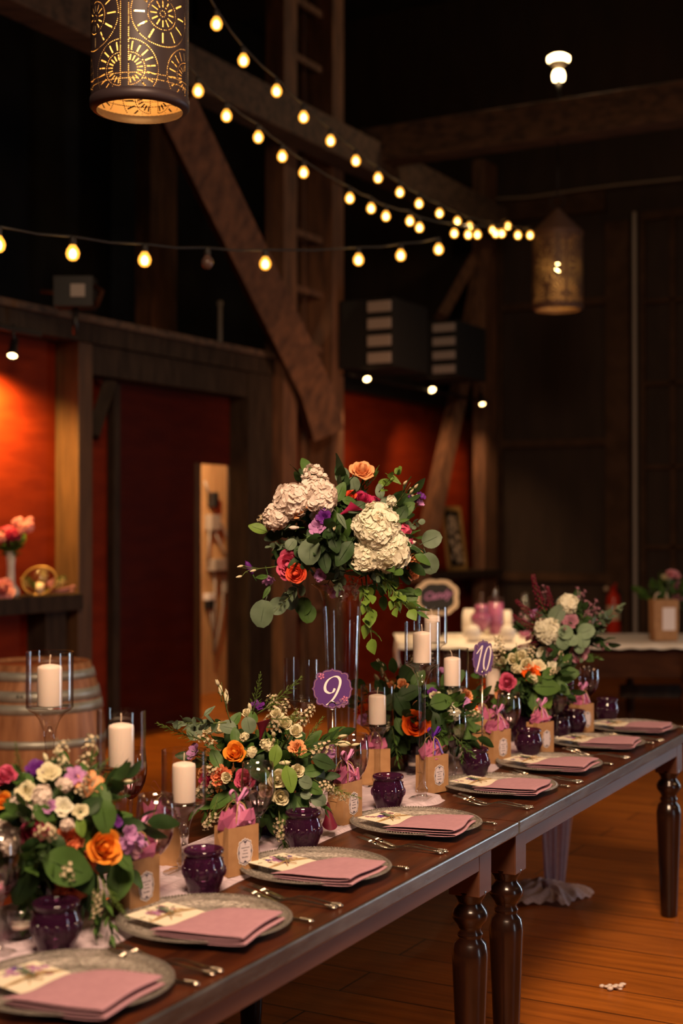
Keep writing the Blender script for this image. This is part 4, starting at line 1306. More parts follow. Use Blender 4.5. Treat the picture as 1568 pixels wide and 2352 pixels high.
# table number signs
def flower_sticker(mb, cx, cy, R_, z, mi, rot=0):
    for k in range(5):
        a = k * 2 * PI / 5 + rot
        pts = [(cx + R_ * .15 * math.cos(a), cy + R_ * .15 * math.sin(a))]
        for d, s in ((-.42, .6), (-.36, .88), (-.15, 1), (.15, 1), (.36, .88), (.42, .6)):
            pts.append((cx + R_ * s * math.cos(a + d), cy + R_ * s * math.sin(a + d)))
        mb.prism(pts, z, z + .0015, mi)
def number_sign(u, v, Y, zbase, rz, strokes, label, size=.128, stickers=()):
    cpt = pt(u, v, Y)
    t = thing('table_number_sign', label, 'table number', (cpt.x, cpt.y, zbase), rz)
    hz = cpt.z - zbase
    C4 = Matrix.Translation((0, 0, hz)) @ UP
    ol = plaque(size, size)
    mb = MB(); mb.prism(ol, -.001, .001); c = mb.build('card', M['sign_purple'], t, smooth=False); c.matrix_local = C4
    mb = MB()
    n = len(ol)
    for i in range(n):
        (x0, y0), (x1, y1) = ol[i], ol[(i + 1) % n]
        mb.add([(x0 * .955, y0 * .955, .0013), (x1 * .955, y1 * .955, .0013), (x1 * .935, y1 * .935, .0013), (x0 * .935, y0 * .935, .0013)], [(0, 1, 2, 3)])
    mb.build('gold_border', M['sign_gold'], c, smooth=False)
    mb = MB()
    for s in strokes:
        brush(mb, s, .0012, .0018, sc=size / 2, nib=(.13, .035, math.radians(20)))
    mb.build('numeral', M['sign_white'], c, smooth=False)
    for (x, y, R_, mt) in stickers:
        mb = MB(); flower_sticker(mb, x * size / 2, y * size / 2, R_ * size / 2, .0012, 0, x)
        mb.build('flower_sticker', M[mt], c, smooth=False)
    mb = MB(); mb.tube([(0, .004, .006), (0, .004, hz - size * .44)], .0028, 8); 
    mb.build('stem', M['silver'], t)
    mb = MB(); mb.lathe([(.001, 0), (.034, 0), (.034, .003), (.01, .007), (.001, .008)], 28); mb.build('base', M['silver'], t)
    mb = MB(); mb.tube([(.0125 * math.cos(a), -.004, hz - size * .40 + .0125 * math.sin(a)) for a in [k * PI / 10 for k in range(21)]], .0013, 6, caps=False)
    mb.build('ring_clip', M['silver'], t)
NINE = [[(.12, .02), (.02, -.16), (-.16, -.20), (-.33, -.08), (-.34, .16), (-.20, .42), (.06, .58), (.28, .56), (.38, .36), (.32, .05), (.14, -.34), (-.08, -.62), (-.30, -.78)]]
TEN = [[(-.62, .28), (-.30, .52), (-.10, .66), (-.22, .30), (-.45, -.30), (-.62, -.68)],
       [(.56, .62), (.34, .50), (.10, .05), (.02, -.40), (.14, -.66), (.34, -.60), (.58, -.10), (.68, .35), (.56, .62)]]
number_sign(763, 1582, 4.35, .762, -.05, NINE, 'purple scalloped table number 9 sign on a silver stand',
            stickers=((-.52, .60, .15, 'gem'), (.60, -.48, .15, 'gem'), (.42, -.70, .24, 'gem2')))
number_sign(1109, 1512, 4.85, .762, .85, TEN, 'purple scalloped table number 10 sign right of centre', stickers=((-.5, .62, .13, 'gem2'),))

# ------------------------------------------------------------------ favour bags
def tissue_mesh(seed):
    r = random.Random(seed)
    mb = MB()
    for q in range(3):
        off = r.uniform(0, 6.28)
        vs = [(0, 0, -.02)]
        n = 11
        rings = [(.020, .0), (.034, .016), (.036, .034), (.018 + .008 * q, .050)]
        for (R_, z) in rings:
            for i in range(n):
                a = 2 * PI * i / n + off
                rr_ = R_ * (1 + r.uniform(-.35, .35)) * (.75 + .25 * q)
                vs.append((rr_ * math.cos(a) * 1.05, rr_ * math.sin(a) * .62, z * (1 + r.uniform(-.3, .35)) - .006 * q))
        fs = [(0, 1 + (i + 1) % n, 1 + i) for i in range(n)]
        for j in range(3):
            for i in range(n):
                a0 = 1 + j * n + i; a1 = 1 + j * n + (i + 1) % n
                fs += [(a0, a1, a1 + n), (a0, a1 + n, a0 + n)]
        mb.add(vs, fs)
    return mb
LABEL_LINES = [('· our ·', .0042, .0215, 0), ('~ Family & Friends ~', .0060, .0125, .35), ('thank you', .0052, .0045, .35), ('Sweet treats', .0056, -.0045, .35), ('BerryBox', .0082, -.0150, 0)]
def favour_bag(p, rz, label, k=1.0, detail=True, purple=False, w=.098, d=.056, h=.122):
    t = thing('favour_bag', label, 'gift bag', p, rz, 'kraft paper favour bags')
    t.scale = (k, k, k)
    mb = MB()
    g = .008
    ring = [(-w / 2, -d / 2), (w / 2, -d / 2), (w / 2 - g, 0), (w / 2, d / 2), (-w / 2, d / 2), (-w / 2 + g, 0)]
    ringb = [(-w / 2, -d / 2), (w / 2, -d / 2), (w / 2, 0), (w / 2, d / 2), (-w / 2, d / 2), (-w / 2, 0)]
    vs = [(x, y, .0005) for x, y in ringb] + [(x, y, h * .35) for x, y in ringb] + [(x, y, h) for x, y in ring] + [(x * .985, y * .97, h) for x, y in ring] + [(x * .985, y * .97, h * .55) for x, y in ringb]
    fs = [tuple(reversed(range(6)))]
    for j in range(4):
        fs += [(j * 6 + i, j * 6 + (i + 1) % 6, j * 6 + 6 + (i + 1) % 6, j * 6 + 6 + i) for i in range(6)]
    mb.add(vs, fs)
    mb.build('bag', M['kraft'], t, smooth=False)
    o = tissue_mesh(int(p[0] * 997)).build('tissue_paper', M['tissue'], t, smooth=False)
    o.location = (0, 0, h - .012)
    for s in (-1, 1):
        mb = MB(); mb.tube([(-.022, s * d * .46, h - .02), (-.021, s * d * .45, h + .02), (-.010, s * d * .30, h + .052), (.0, s * d * .2, h + .060), (.010, s * d * .30, h + .052), (.021, s * d * .45, h + .02), (.022, s * d * .46, h - .02)], .0017, 6)
        mb.build('handle', M['twine'], t)
    rm = M['ribbon_purple'] if purple else M['ribbon']
    mb = MB()
    for s in (-1, 1):
        pts = smooth_path([(0, 0, h + .058), (s * .008, -.010, h + .075), (s * .020, -.012, h + .092), (s * .028, -.008, h + .080), (s * .004, -.002, h + .060)], 5)
        for i in range(len(pts) - 1):
            a, b = pts[i], pts[i + 1]
            o_ = Vector((0, .0045, .001))
            mb.add([a - o_, b - o_, b + o_, a + o_], [(0, 1, 2, 3)])
        pts = smooth_path([(0, -.004, h + .058), (s * .007, -.018, h + .045), (s * .012, -.026, h + .025), (s * .020, -.030, h + .005)], 5)
        for i in range(len(pts) - 1):
            a, b = pts[i], pts[i + 1]
            o_ = Vector((.0045, .001, 0))
            mb.add([a - o_, b - o_, b + o_, a + o_], [(0, 1, 2, 3)])
    mb.build('ribbon_bow', rm, t)
    # label on the front
    C4 = Matrix.Translation((.004, -d / 2 - .0006, h * .47)) @ UP
    lw, lh = .052, .072
    mb = MB(); mb.prism(plaque(lw, lh), 0, .0006, 0); lo = mb.build('label', M['label_white'], t, smooth=False); lo.matrix_local = C4
    mb = MB(); mb.prism(plaque(lw * .92, lh * .93), .0006, .0008, 0); mb.build('label_border', M['label_ink'], lo, smooth=False)
    mb = MB(); mb.prism(plaque(lw * .84, lh * .87), .0008, .0010, 0); mb.build('label_field', M['label_paper'], lo, smooth=False)
    mb = MB()
    for s in (-1, 1):
        mb.prism([(-.007, s * .027), (.007, s * .027), (0, s * .0205)] if s > 0 else [(-.007, -.027), (0, -.0205), (.007, -.027)], .0010, .0012, 0)
        mb.prism([(s * .0195, -.006), (s * .0175, 0), (s * .0195, .006), (s * .0205, 0)], .0010, .0012, 0)
    mb.build('ornament', M['label_ink'], lo, smooth=False)
    if detail:
        for i, (tx, sz, yy, sh) in enumerate(LABEL_LINES):
            text_mesh('lettering', tx, sz * .62, M['label_ink'], lo, Matrix.Translation((0, yy * .85, .0012)), sh, .0001, .00006)
    return t
LPOS = [(312, 2090, 0, 'kraft favour bag behind the second plate, mostly hidden by the first bouquet'),
        (543, 2005, 1, 'kraft favour bag with pink tissue left of the third purple tumbler'),
        (792, 1888, 0, 'kraft favour bag at the right edge of the second bouquet'),
        (992, 1818, 2, 'kraft favour bag with purple ribbon beside the long-stemmed candle holder'),
        (1140, 1750, 0, 'kraft favour bag beside the sixth wine goblet from the front'),
        (1240, 1730, 0, 'kraft favour bag just left of the seventh wine goblet'),
        (1335, 1682, 0, 'kraft favour bag below the farthest wine goblet')]
for k, (u, v, fl_, lab) in enumerate(LPOS):
    favour_bag(on_z(u, v, .7635), RS + PI / 2 - .34 + (.2 if k in (0, 2) else 0), lab, .98, k < 5, fl_ == 2)
for (u, v, lab) in ((372, 1985, 'kraft favour bag seen through the second wine goblet'), (860, 1800, 'kraft favour bag behind the short candle right of the tall vase'), (1108, 1722, 'kraft favour bag on the far side behind the number 10 sign')):
    favour_bag(on_z(u, v, .7635), RS + PI / 2 + 2.2, lab, .98, False)

# ------------------------------------------------------------------ barrel
bx = Vector((-1.63, 7.6, 0))
br_ = thing('wine_barrel', 'oak wine barrel with grey metal hoops behind the left candles', 'barrel', bx, .3)
def brad(z): 
    k = (z - .45) / .45
    return .362 - .082 * k * k
mb = MB(); zz = [i * .9 / 18 for i in range(19)]
mb.lathe([(brad(z), z) for z in zz] + [(brad(.9) - .025, .9), (brad(.9) - .03, .875)], 72, mod=lambda a, z, r: 1 - .006 * (abs(math.sin(a * 12)) < .12))
mb.build('staves', M['barrel'], br_)
mb = MB(); mb.lathe([(.001, .882), (brad(.9) - .028, .882), (brad(.9) - .028, .87)], 48); mb.build('head', M['barrel_top'], br_)
for z0_, w_ in ((.845, .045), (.745, .055), (.68, .05), (.50, .04), (.34, .045), (.20, .05), (.045, .05)):
    mb = MB(); mb.lathe([(brad(z0_ - w_ / 2) + .001, z0_ - w_ / 2), (brad(z0_ - w_ / 2) + .005, z0_ - w_ / 2), (brad(z0_ + w_ / 2) + .005, z0_ + w_ / 2), (brad(z0_ + w_ / 2) + .001, z0_ + w_ / 2)], 72)
    h_ = mb.build('hoop', M['steel_hoop'], br_)
mb = MB()
for a in (-1.66, -1.60):
    mb.ball(((brad(.745) + .006) * math.cos(a - .3), (brad(.745) + .006) * math.sin(a - .3), .748), .007, 8, 6)
mb.build('rivet', M['black'], br_)

# ------------------------------------------------------------------ gift table and what stands on it
gt = thing('gift_table', 'long brown wooden side table with turned legs behind the far bouquets', 'table', (1.85, 10.95, 0), 0)
M['side_wood'] = noisy('side_table_wood', (0.03, 0.009, 0.003), (0.055, 0.018, 0.006), 4, .7, stretch=(1, 4, 4), bump=.15, spec=.12)
mb = MB(); mb.box((-1.42, -.50, .722), (1.5, .50, .755)); mb.build('tabletop', M['side_wood'], gt, smooth=False, bevel=.005)
mb = MB(); mb.box((-1.36, -.44, .50), (1.44, -.41, .7215)); mb.build('apron', M['side_wood'], gt, smooth=False)
mb = MB(); mb.box((-1.36, .41, .50), (1.44, .44, .7215)); mb.build('apron', M['side_wood'], gt, smooth=False)
for x in (-1.30, .72, 1.38):
    for y in (-.40, .40):
        xx = x if (x != .72) else (.72 if y < 0 else .46)
        mb = MB(); mb.lathe([(r * (1.0 if y < 0 else .8), z * .8) for r, z in LEGP], 20); mb.box((-.05, -.045, .49), (.05, .045, .7215))
        lo = mb.build('leg', M['side_wood'], gt); lo.location = (xx, y, 0)
mb = MB(); mb.box((.30, -.02, .30), (1.5, .02, .40)); mb.build('stretcher', M['dark_wood'], gt, smooth=False)
mb = MB()
def tcl(i, j):
    x = -1.43 + 2.95 * i; y = -.53 + 1.04 * j
    z = .7575 + .0025 * math.sin(x * 23) * math.sin(y * 31)
    if j < .02: z -= .035 + .004 * math.sin(x * 40)
    return (1.85 + x, 10.95 + y, z)
mb.grid(tcl, 120, 30)
cl = mb.build('tablecloth', M['wood_cloth_white'], None, smooth=True)
tag(cl, 'cream cloth over the long side table', 'tablecloth')
mb = MB()
mb.grid(lambda i, j: (.425 - .03 * math.sin(j * 3) * .5 + .012 * math.sin(i * 20), 10.44 + .5 * i * (1 - .4 * j), .757 - .17 * j + .03 * j * math.sin(i * 5)), 24, 8)
mb.build('hanging_corner', M['wood_cloth_white'], cl)

# chalk sign
cs_p = Vector(((1003 - 784) / F * 11.2, 11.2, .762))
cs = thing('chalk_sign', 'black scalloped chalk sign with purple Candy lettering on the side table', 'sign', cs_p, 0)
def scal(k, n=120):
    o_ = []
    for i in range(n):
        a = 2 * PI * i / n
        r_s = 1 + .07 * abs(math.sin(a * 4)) ** .7
        o_.append((k * .165 * r_s * math.copysign(abs(math.cos(a)) ** .8, math.cos(a)), k * .135 * r_s * math.copysign(abs(math.sin(a)) ** .8, math.sin(a))))
    return o_
C4 = Matrix.Translation((0, 0, .30)) @ UP
mb = MB(); mb.prism(scal(1), -.012, .0, 0); c = mb.build('board', M['black'], cs, smooth=False); c.matrix_local = C4
mb = MB(); a_, b_ = scal(1.0), scal(.78)
for i in range(len(a_)):
    j = (i + 1) % len(a_)
    for z0_, z1_ in ((.012, .012),):
        mb.add([(*a_[i], z0_), (*a_[j], z0_), (*b_[j], z1_), (*b_[i], z1_)], [(0, 1, 2, 3)])
    mb.add([(*a_[i], -.0), (*a_[j], -.0), (*a_[j], .012), (*a_[i], .012)], [(0, 1, 2, 3)])
    mb.add([(*b_[i], -.0), (*b_[j], -.0), (*b_[j], .012), (*b_[i], .012)], [(3, 2, 1, 0)])
mb.build('frame', M['cream'], c, smooth=False)
text_mesh('lettering', 'Candy', .085, PET['lilac'], c, Matrix.Translation((0, .015, .004)) @ Matrix.Rotation(.12, 4, 'Z'), .4, .001, .003)
mb = MB(); mb.box((-.012, .03, 0), (.012, .05, .30)); mb.box((-.05, -.06, 0), (.05, .08, .012)); mb.box((-.01, -.0, .0), (.01, .012, .19)); mb.build('easel', M['dark_wood'], cs, smooth=False)

# candy jars
def jar(u, Y, prof, fill, label, knob):
    t = thing('candy_jar', label, 'jar', ((u - 784) / F * Y, Y, .762))
    mb = MB(); mb.lathe(prof, 32); mb.build('glass', M['glass'], t)
    mb = MB(); mb.lathe(fill, 32, cap1=True); mb.build('candy', M['purple_sand'], t)
    mb = MB()
    for (z, r) in knob: mb.ball((0, 0, z), r, 12, 8)
    mb.build('lid', M['sglass'], t)
jar(1105, 10.75, [(.05, 0), (.05, .006), (.012, .02), (.012, .05), (.05, .09), (.085, .15), (.080, .19), (.055, .215), (.060, .24), (.045, .28)], [(.001, .06), (.045, .09), (.08, .15), (.075, .188), (.05, .21), (.055, .24), (.04, .265)], 'heart shaped glass candy jar with purple candy, left of two jars', [(.295, .022), (.33, .016), (.358, .012)])
jar(1138, 10.80, [(.055, 0), (.055, .01), (.03, .03), (.058, .05), (.062, .12), (.062, .30), (.05, .32)], [(.001, .03), (.052, .05), (.058, .12), (.058, .28)], 'tall cylindrical glass jar of purple candy, right of two jars', [(.335, .03), (.37, .02), (.395, .013)])
jar(1205, 10.95, [(.05, 0), (.05, .01), (.045, .20), (.02, .24)], [(.001, .005), (.045, .01), (.042, .05)], 'glass jar with a pale stopper behind the far bouquet', [(.27, .04), (.32, .03)])
for (u, Y, w_, h_, lab) in ((1078, 11.2, .12, .21, 'white patterned cushion left of the candy jars'), (1122, 11.25, .10, .20, 'white patterned cushion between the two candy jars'), (1161, 11.2, .10, .20, 'white patterned cushion right of the candy jars')):
    mb = MB(); mb.grid(lambda i, j: (math.cos(2 * PI * i) * w_ / 2 * (1 - .25 * abs(j * 2 - 1) ** 3) * 1.0, math.sin(2 * PI * i) * .045 * math.sin(PI * min(.97, max(.03, j))), h_ * j), 28, 14)
    o = mb.build('cushion', M['wood_cloth_white']); o.location = ((u - 784) / F * Y, Y, .762)
    tag(o, lab, 'cushion', 'white cushions by the candy jars')
for (u, Y, lab) in ((1085, 10.6, 'pale round ceramic pot in front of the left cushion'), (1166, 10.6, 'pale round ceramic pot right of the tall candy jar')):
    mb = MB(); mb.lathe([(.03, 0), (.055, .03), (.062, .07), (.045, .11), (.03, .12), (.028, .118), (.001, .10)], 24, cap0=True)
    o = mb.build('ceramic_pot', M['white']); o.location = ((u - 784) / F * Y, Y, .762); tag(o, lab, 'pot')

# kraft bag with tag at right
Yb = 10.7
kb_ = thing('paper_bag', 'tall kraft paper bag with white label at the right end of the side table', 'bag', ((1523 - 784) / F * Yb, Yb, .762), .15)
mb = MB(); w, d, h = .20, .11, .31
vs = [(-w/2*.9, -d/2, 0), (w/2*.9, -d/2, 0), (w/2*.9, d/2, 0), (-w/2*.9, d/2, 0), (-w/2*.98, -d/2, .1), (w/2*.98, -d/2, .1), (w/2*.98, d/2, .1), (-w/2*.98, d/2, .1), (-w/2, -d/2, h), (w/2, -d/2, h), (w/2, d/2, h), (-w/2, d/2, h)]
mb.add(vs, [(3, 2, 1, 0)] + [(a + i, a + (i + 1) % 4, a + 4 + (i + 1) % 4, a + 4 + i) for a in (0, 4) for i in range(4)] + [(8, 9, 10, 11)])
mb.build('bag', M['kraft'], kb_, smooth=False, bevel=.004)
mb = MB(); mb.box((-.03, -d/2 - .002, .08), (.07, -d/2 - .0005, .25)); mb.build('label', M['label_white'], kb_, smooth=False)
for s, n_ in ((-1, 'handle'), (1, 'handle')):
    mb = MB(); mb.tube([(-.085, s * .02, h - .01), (-.07, s * .025, h + .04), (-.04, s * .02, h + .05)] if s < 0 else [(.02, .02, h - .01), (.03, .02, h + .05), (.045, .02, h - .01)], .006, 6); mb.build(n_, M['cream'], kb_)

# extinguisher on the back wall
ex_s = SK - .16
ep_ = wall(ex_s, back_r(1408, ex_s))
ze = zback(1408, 1455, ex_s)
fe = thing('fire_extinguisher', 'red fire extinguisher on the dark wall above the side table', 'fire extinguisher', (ep_.x, ep_.y, ze), WA)
mb = MB(); mb.lathe([(.001, 0), (.075, .0), (.082, .015), (.082, .40), (.070, .45), (.035, .48), (.028, .50)], 28); mb.build('tank', M['red_ext'], fe)
mb = MB(); mb.lathe([(.028, .50), (.034, .505), (.034, .54), (.02, .545), (.001, .545)], 16); mb.build('valve', M['red_ext'], fe)
mb = MB(); mb.tube([(-.02, 0, .54), (-.09, -.06, .58)], .012, 6); mb.tube([(-.02, 0, .52), (-.09, -.06, .53)], .010, 6); mb.build('handle', M['red_ext'], fe)
mb = MB(); mb.ball((-.04, .075, .52), .028, 12, 8, sc=(1, 1, 1)); mb.build('gauge', M['cream'], fe)
mb = MB(); mb.lathe([(.0835, .16), (.0835, .33)], 28); mb.build('paper_label', M['cream'], fe)
mb = MB(); mb.tube([(.02, 0, .53), (-.02, -.10, .48), (-.04, -.105, .30), (-.03, -.10, .12)], .012, 8); mb.build('hose', M['black'], fe)

# framed picture on the ledge
fz = 1.131
fs_ = s_at(1045, .08)
fp = wall(fs_, .10, fz)
fr = thing('framed_picture', 'gold framed dark picture with pale blossom pattern standing on the ledge', 'picture', fp, WA)
fr.rotation_euler = (-.13, 0, WA)
fr_w, fr_h = .50, .72
mb = MB()
for a, b in (((-fr_w/2, -.03, 0), (-fr_w/2 + .05, 0, fr_h)), ((fr_w/2 - .05, -.03, 0), (fr_w/2, 0, fr_h)), ((-fr_w/2, -.03, 0), (fr_w/2, 0, .05)), ((-fr_w/2, -.03, fr_h - .05), (fr_w/2, 0, fr_h))):
    mb.box(a, b)
mb.build('frame', M['gold'], fr, smooth=False)
mb = MB(); mb.box((-fr_w/2 + .05, -.012, .05), (fr_w/2 - .05, 0, fr_h - .05)); mb.build('backing', M['black'], fr, smooth=False)
rp = random.Random(8)
mb = MB()
for q in range(46):
    x, z = rp.gauss(0, .085) + .03 * math.sin(q), .10 + .52 * q / 46
    mb.ball((max(-.17, min(.17, x)), -.016, z), rp.uniform(.018, .034), 8, 5, sc=(1, .15, 1))
mb.build('blossoms', M['cream'], fr)

# white petal fragment on the floor
pf = on_z(1408, 2272, .0)
mb = MB(); rp = random.Random(2)
for q in range(11):
    a = q * 2.4; rr_ = .009 + .0026 * q
    mb.ball((rr_ * math.cos(a) * 1.25, rr_ * math.sin(a), .007 + .004 * (q % 3)), rp.uniform(.008, .013), 7, 5, 0, (1, rp.uniform(.6, 1), .35 + .3 * (q % 2)))
o = mb.build('fallen_blossom', PET['blush']); o.location = pf
tag(o, 'small white fallen blossom on the wooden floor', 'petals')
# dim equipment in the loft
pj = pt(178, 668, 9.4)
t = thing('loft_fixture', 'dim black fixture with a small pale panel in the dark loft at left', 'fixture', pj)
mb = MB(); mb.box((-.16, 0, -.10), (.10, .18, .10)); mb.build('housing', M['black'], t, smooth=False)
mb = MB(); mb.box((-.045, -.012, -.04), (.05, -.001, .045)); mb.build('panel', M['pipe'], t, smooth=False)
mb = MB(); mb.tube([(-.25, .02, .0), (-.05, .02, -.02)], .016, 8); mb.tube([(.10, .05, .04), (.16, .02, .0), (.12, .02, -.10)], .018, 8); mb.build('arm', M['side_wood'], t)
mb = MB(); mb.tube([(-.03, .09, -.1), (-.03, .09, pj.z * 0 - .28)], .02, 6); mb.build('mount', M['black'], t)

# ------------------------------------------------------------------ flower heads (unit radius, facing +z)
def cyl_petal(mb, a0, span, r0, r1, h, z0, curl, pw=1.0, ruffle=0.0, nu=6, nv=5, rs=0.0, mi=0, tip=0.0):
    def fn(i, j):
        u = i * 2 - 1
        wp = (math.sin(PI * (.12 + .80 * j)) ** .55) if j < .99 else .50
        a = a0 + u * span * wp
        r = r0 + (r1 - r0) * j ** pw
        z = z0 + h * j * (1 - .18 * u * u * j)
        if j > .6:
            k = (j - .6) / .4
            r += curl * k * k * (1 - .3 * u * u)
            z -= curl * .55 * k * k
        if ruffle:
            r += ruffle * j * math.sin(u * 9 + rs) * .5
            z += ruffle * j * math.sin(u * 11 + rs * 2)
        z += tip * (1 - abs(u)) * j
        return (r * math.cos(a), r * math.sin(a), z)
    mb.grid(fn, nu, nv, mi)
def rose(seed, n=20, open_=1.0, h=1.25, curl=.10, ruffle=.0, inner=.06):
    r = random.Random(seed)
    mb = MB()
    for k in range(n):
        f = (k + .5) / n
        r1 = inner + (open_ - inner - .16) * f ** .9
        out = max(0, f - .35) / .65
        cyl_petal(mb, k * 2.39996 + r.uniform(-.25, .25), 1.25 - .25 * f + r.uniform(-.1, .1), inner * .4 + .10 * f, r1, h * (1 - .30 * f ** 2), -.62, -.05 + (curl + .07) * out * 1.3, .42 + .12 * f, ruffle, 7, 6, r.uniform(0, 6), tip=.05 * f)
    mb.lathe([(.30, -.40), (.16, -.62), (.001, -.66)], 10)
    mb.lathe([(.16, -.3), (.20, .1), (.15, .42), (.06, .56), (.001, .58)], 8)
    return mb
def open_cup(seed, n=9, r1=.9, h=.8, ruffle=.06, curl=.15):
    r = random.Random(seed); mb = MB()
    for k in range(n):
        f = k / n
        cyl_petal(mb, k * 2.39996, .8, .06, .35 + (r1 - .35) * (.3 + .7 * f), h * (1.1 - .3 * f), -.5, curl, .75, ruffle, 6, 5, r.uniform(0, 6))
    return mb
def star(seed, n=6, ln=1.0, wd=.32):
    r = random.Random(seed); mb = MB()
    for k in range(n):
        a = k * 2 * PI / n
        def fn(i, j):
            u = i * 2 - 1; w = wd * math.sin(PI * (.06 + .90 * j)) ** .8
            rr_ = ln * (.05 + .95 * j); z = -.35 + .75 * j - .55 * j ** 3 + .10 * u * u
            x, y = rr_, u * w
            return (x * math.cos(a) - y * math.sin(a), x * math.sin(a) + y * math.cos(a), z)
        mb.grid(fn, 4, 6)
    for k in range(5):
        a = k * 1.26
        mb.tube([(0, 0, -.3), (.12 * math.cos(a), .12 * math.sin(a), .2), (.22 * math.cos(a), .22 * math.sin(a), .35)], .02, 4)
    return mb
def carnation(seed):
    r = random.Random(seed); mb = MB()
    for k in range(30):
        f = k / 30
        cyl_petal(mb, k * 2.39996, .62, .05, .12 + .85 * f, .95 - .65 * f, -.35, .05, .8, .10, 7, 3, r.uniform(0, 6))
    return mb
def bud(seed):
    mb = MB()
    for k in range(5):
        cyl_petal(mb, k * 2.4, 1.25, .16, .30 - .03 * k, 1.75 - .08 * k, -.8, -.22, .5, 0, 5, 6)
    mb.lathe([(.001, -.95), (.16, -.88), (.30, -.5), (.38, -.0), (.34, .45), (.2, .75), (.001, .92)], 10)
    return mb
def calla(seed):
    mb = MB()
    def fn(i, j):
        a = (i - .5) * 5.6; r_ = .10 + .34 * j ** 1.3
        lift = (math.cos(a) * .5 + .5)
        z = -1.0 + 1.5 * j + .95 * j * j * lift
        r_ += .25 * j ** 3 * (1 - lift * .3)
        return (r_ * math.cos(a) - .1 * j, r_ * math.sin(a), z)
    mb.grid(fn, 18, 10)
    mb.tube([(0, 0, -.8), (.03, 0, .55)], .06, 6)
    return mb
def floret(mb, c, d, s, r, np_=4, nu=3, nv=2, cup=.25, mi=0):
    d = Vector(d).normalized(); q = d.to_track_quat('Z', 'Y').to_matrix().to_4x4()
    Mx = Matrix.Translation(c) @ q @ Matrix.Rotation(r.uniform(0, 6.28), 4, 'Z') @ Matrix.Scale(s, 4)
    for k in range(np_):
        a = k * 2 * PI / np_
        tw = r.uniform(-.25, .25)
        def fn(i, j):
            u = i * 2 - 1; w = .62 * math.sin(PI * (.08 + .62 * j)) ** .8 * (1.15 if np_ == 4 else .9)
            rr_ = .05 + .95 * j
            z = cup * j * j + .12 * u * tw * 4 - .12 * u * u * j
            x, y = rr_ * (1 - .12 * u * u), u * w
            return (x * math.cos(a) - y * math.sin(a), x * math.sin(a) + y * math.cos(a), z)
        mb.grid(fn, nu, nv, mi, Mx)
def hydrangea(seed, n=150, sx=1, sy=1, sz=1, lump=.12, fs=.235):
    r = random.Random(seed); mb = MB()
    for i in range(n):
        z = 1 - 2 * (i + .5) / n * .86; rr_ = math.sqrt(max(0, 1 - z * z)); a = i * 2.39996
        d = Vector((rr_ * math.cos(a), rr_ * math.sin(a), z))
        k = 1 - lump * (.5 + .5 * math.sin(3.1 * d.x + 2 * d.y + seed) * math.cos(4 * d.y + d.z * 3)) + r.uniform(-.05, .05)
        p = Vector((d.x * sx, d.y * sy, d.z * sz)) * k * .9
        dd = (d + Vector((r.gauss(0, .3), r.gauss(0, .3), r.gauss(0, .3)))).normalized()
        floret(mb, p, dd, fs * r.uniform(.85, 1.15), r)
    return mb
def stock_spike(seed, n=58):
    r = random.Random(seed); mb = MB()
    for i in range(n):
        f = i / n; z = -1 + 2 * f; R_ = .50 * (1 - f) ** .55 + .10
        a = i * 2.39996
        p = Vector((R_ * math.cos(a), R_ * math.sin(a), z))
        d = Vector((math.cos(a), math.sin(a), .35 + f * .8))
        s = .24 * (1 - .4 * f)
        floret(mb, p, d, s, r, 5, 2, 2, .4); floret(mb, p + d.normalized() * s * .25, d + Vector((r.gauss(0, .4),) * 3), s * .7, r, 4, 2, 1, .7)
    return mb
def leaf(mb, Mx, L_, W_, kind='oval', bend=.2, mi=0, nu=4, nv=7, fold=.18):
    def fn(i, j):
        u = i * 2 - 1
        if kind == 'round': w = math.sin(PI * min(1, .03 + .94 * j)) ** .5
        elif kind == 'oval': w = math.sin(PI * (.02 + .95 * j ** .85)) ** .75
        else: w = math.sin(PI * (.02 + .95 * j ** .8)) ** 1.1
        x = u * W_ / 2 * w
        z = -bend * L_ * j * j + fold * abs(x) + .02 * L_ * math.sin(j * 9 + u * 2)
        return (x, L_ * j, z)
    mb.grid(fn, nu, nv, mi, Mx)
def leaf_mesh(kind, W_=.7, seed=0):
    mb = MB(); leaf(mb, Matrix.Translation((0, -.5, 0)), 1, W_, kind, .18)
    mb.tube([(0, -.5, .01), (0, -.1, .012), (0, .3, -.09)], [.014, .010, .004], 4)
    mb.tube([(0, -.75, -.04), (0, -.5, .0)], .016, 4)
    return mb
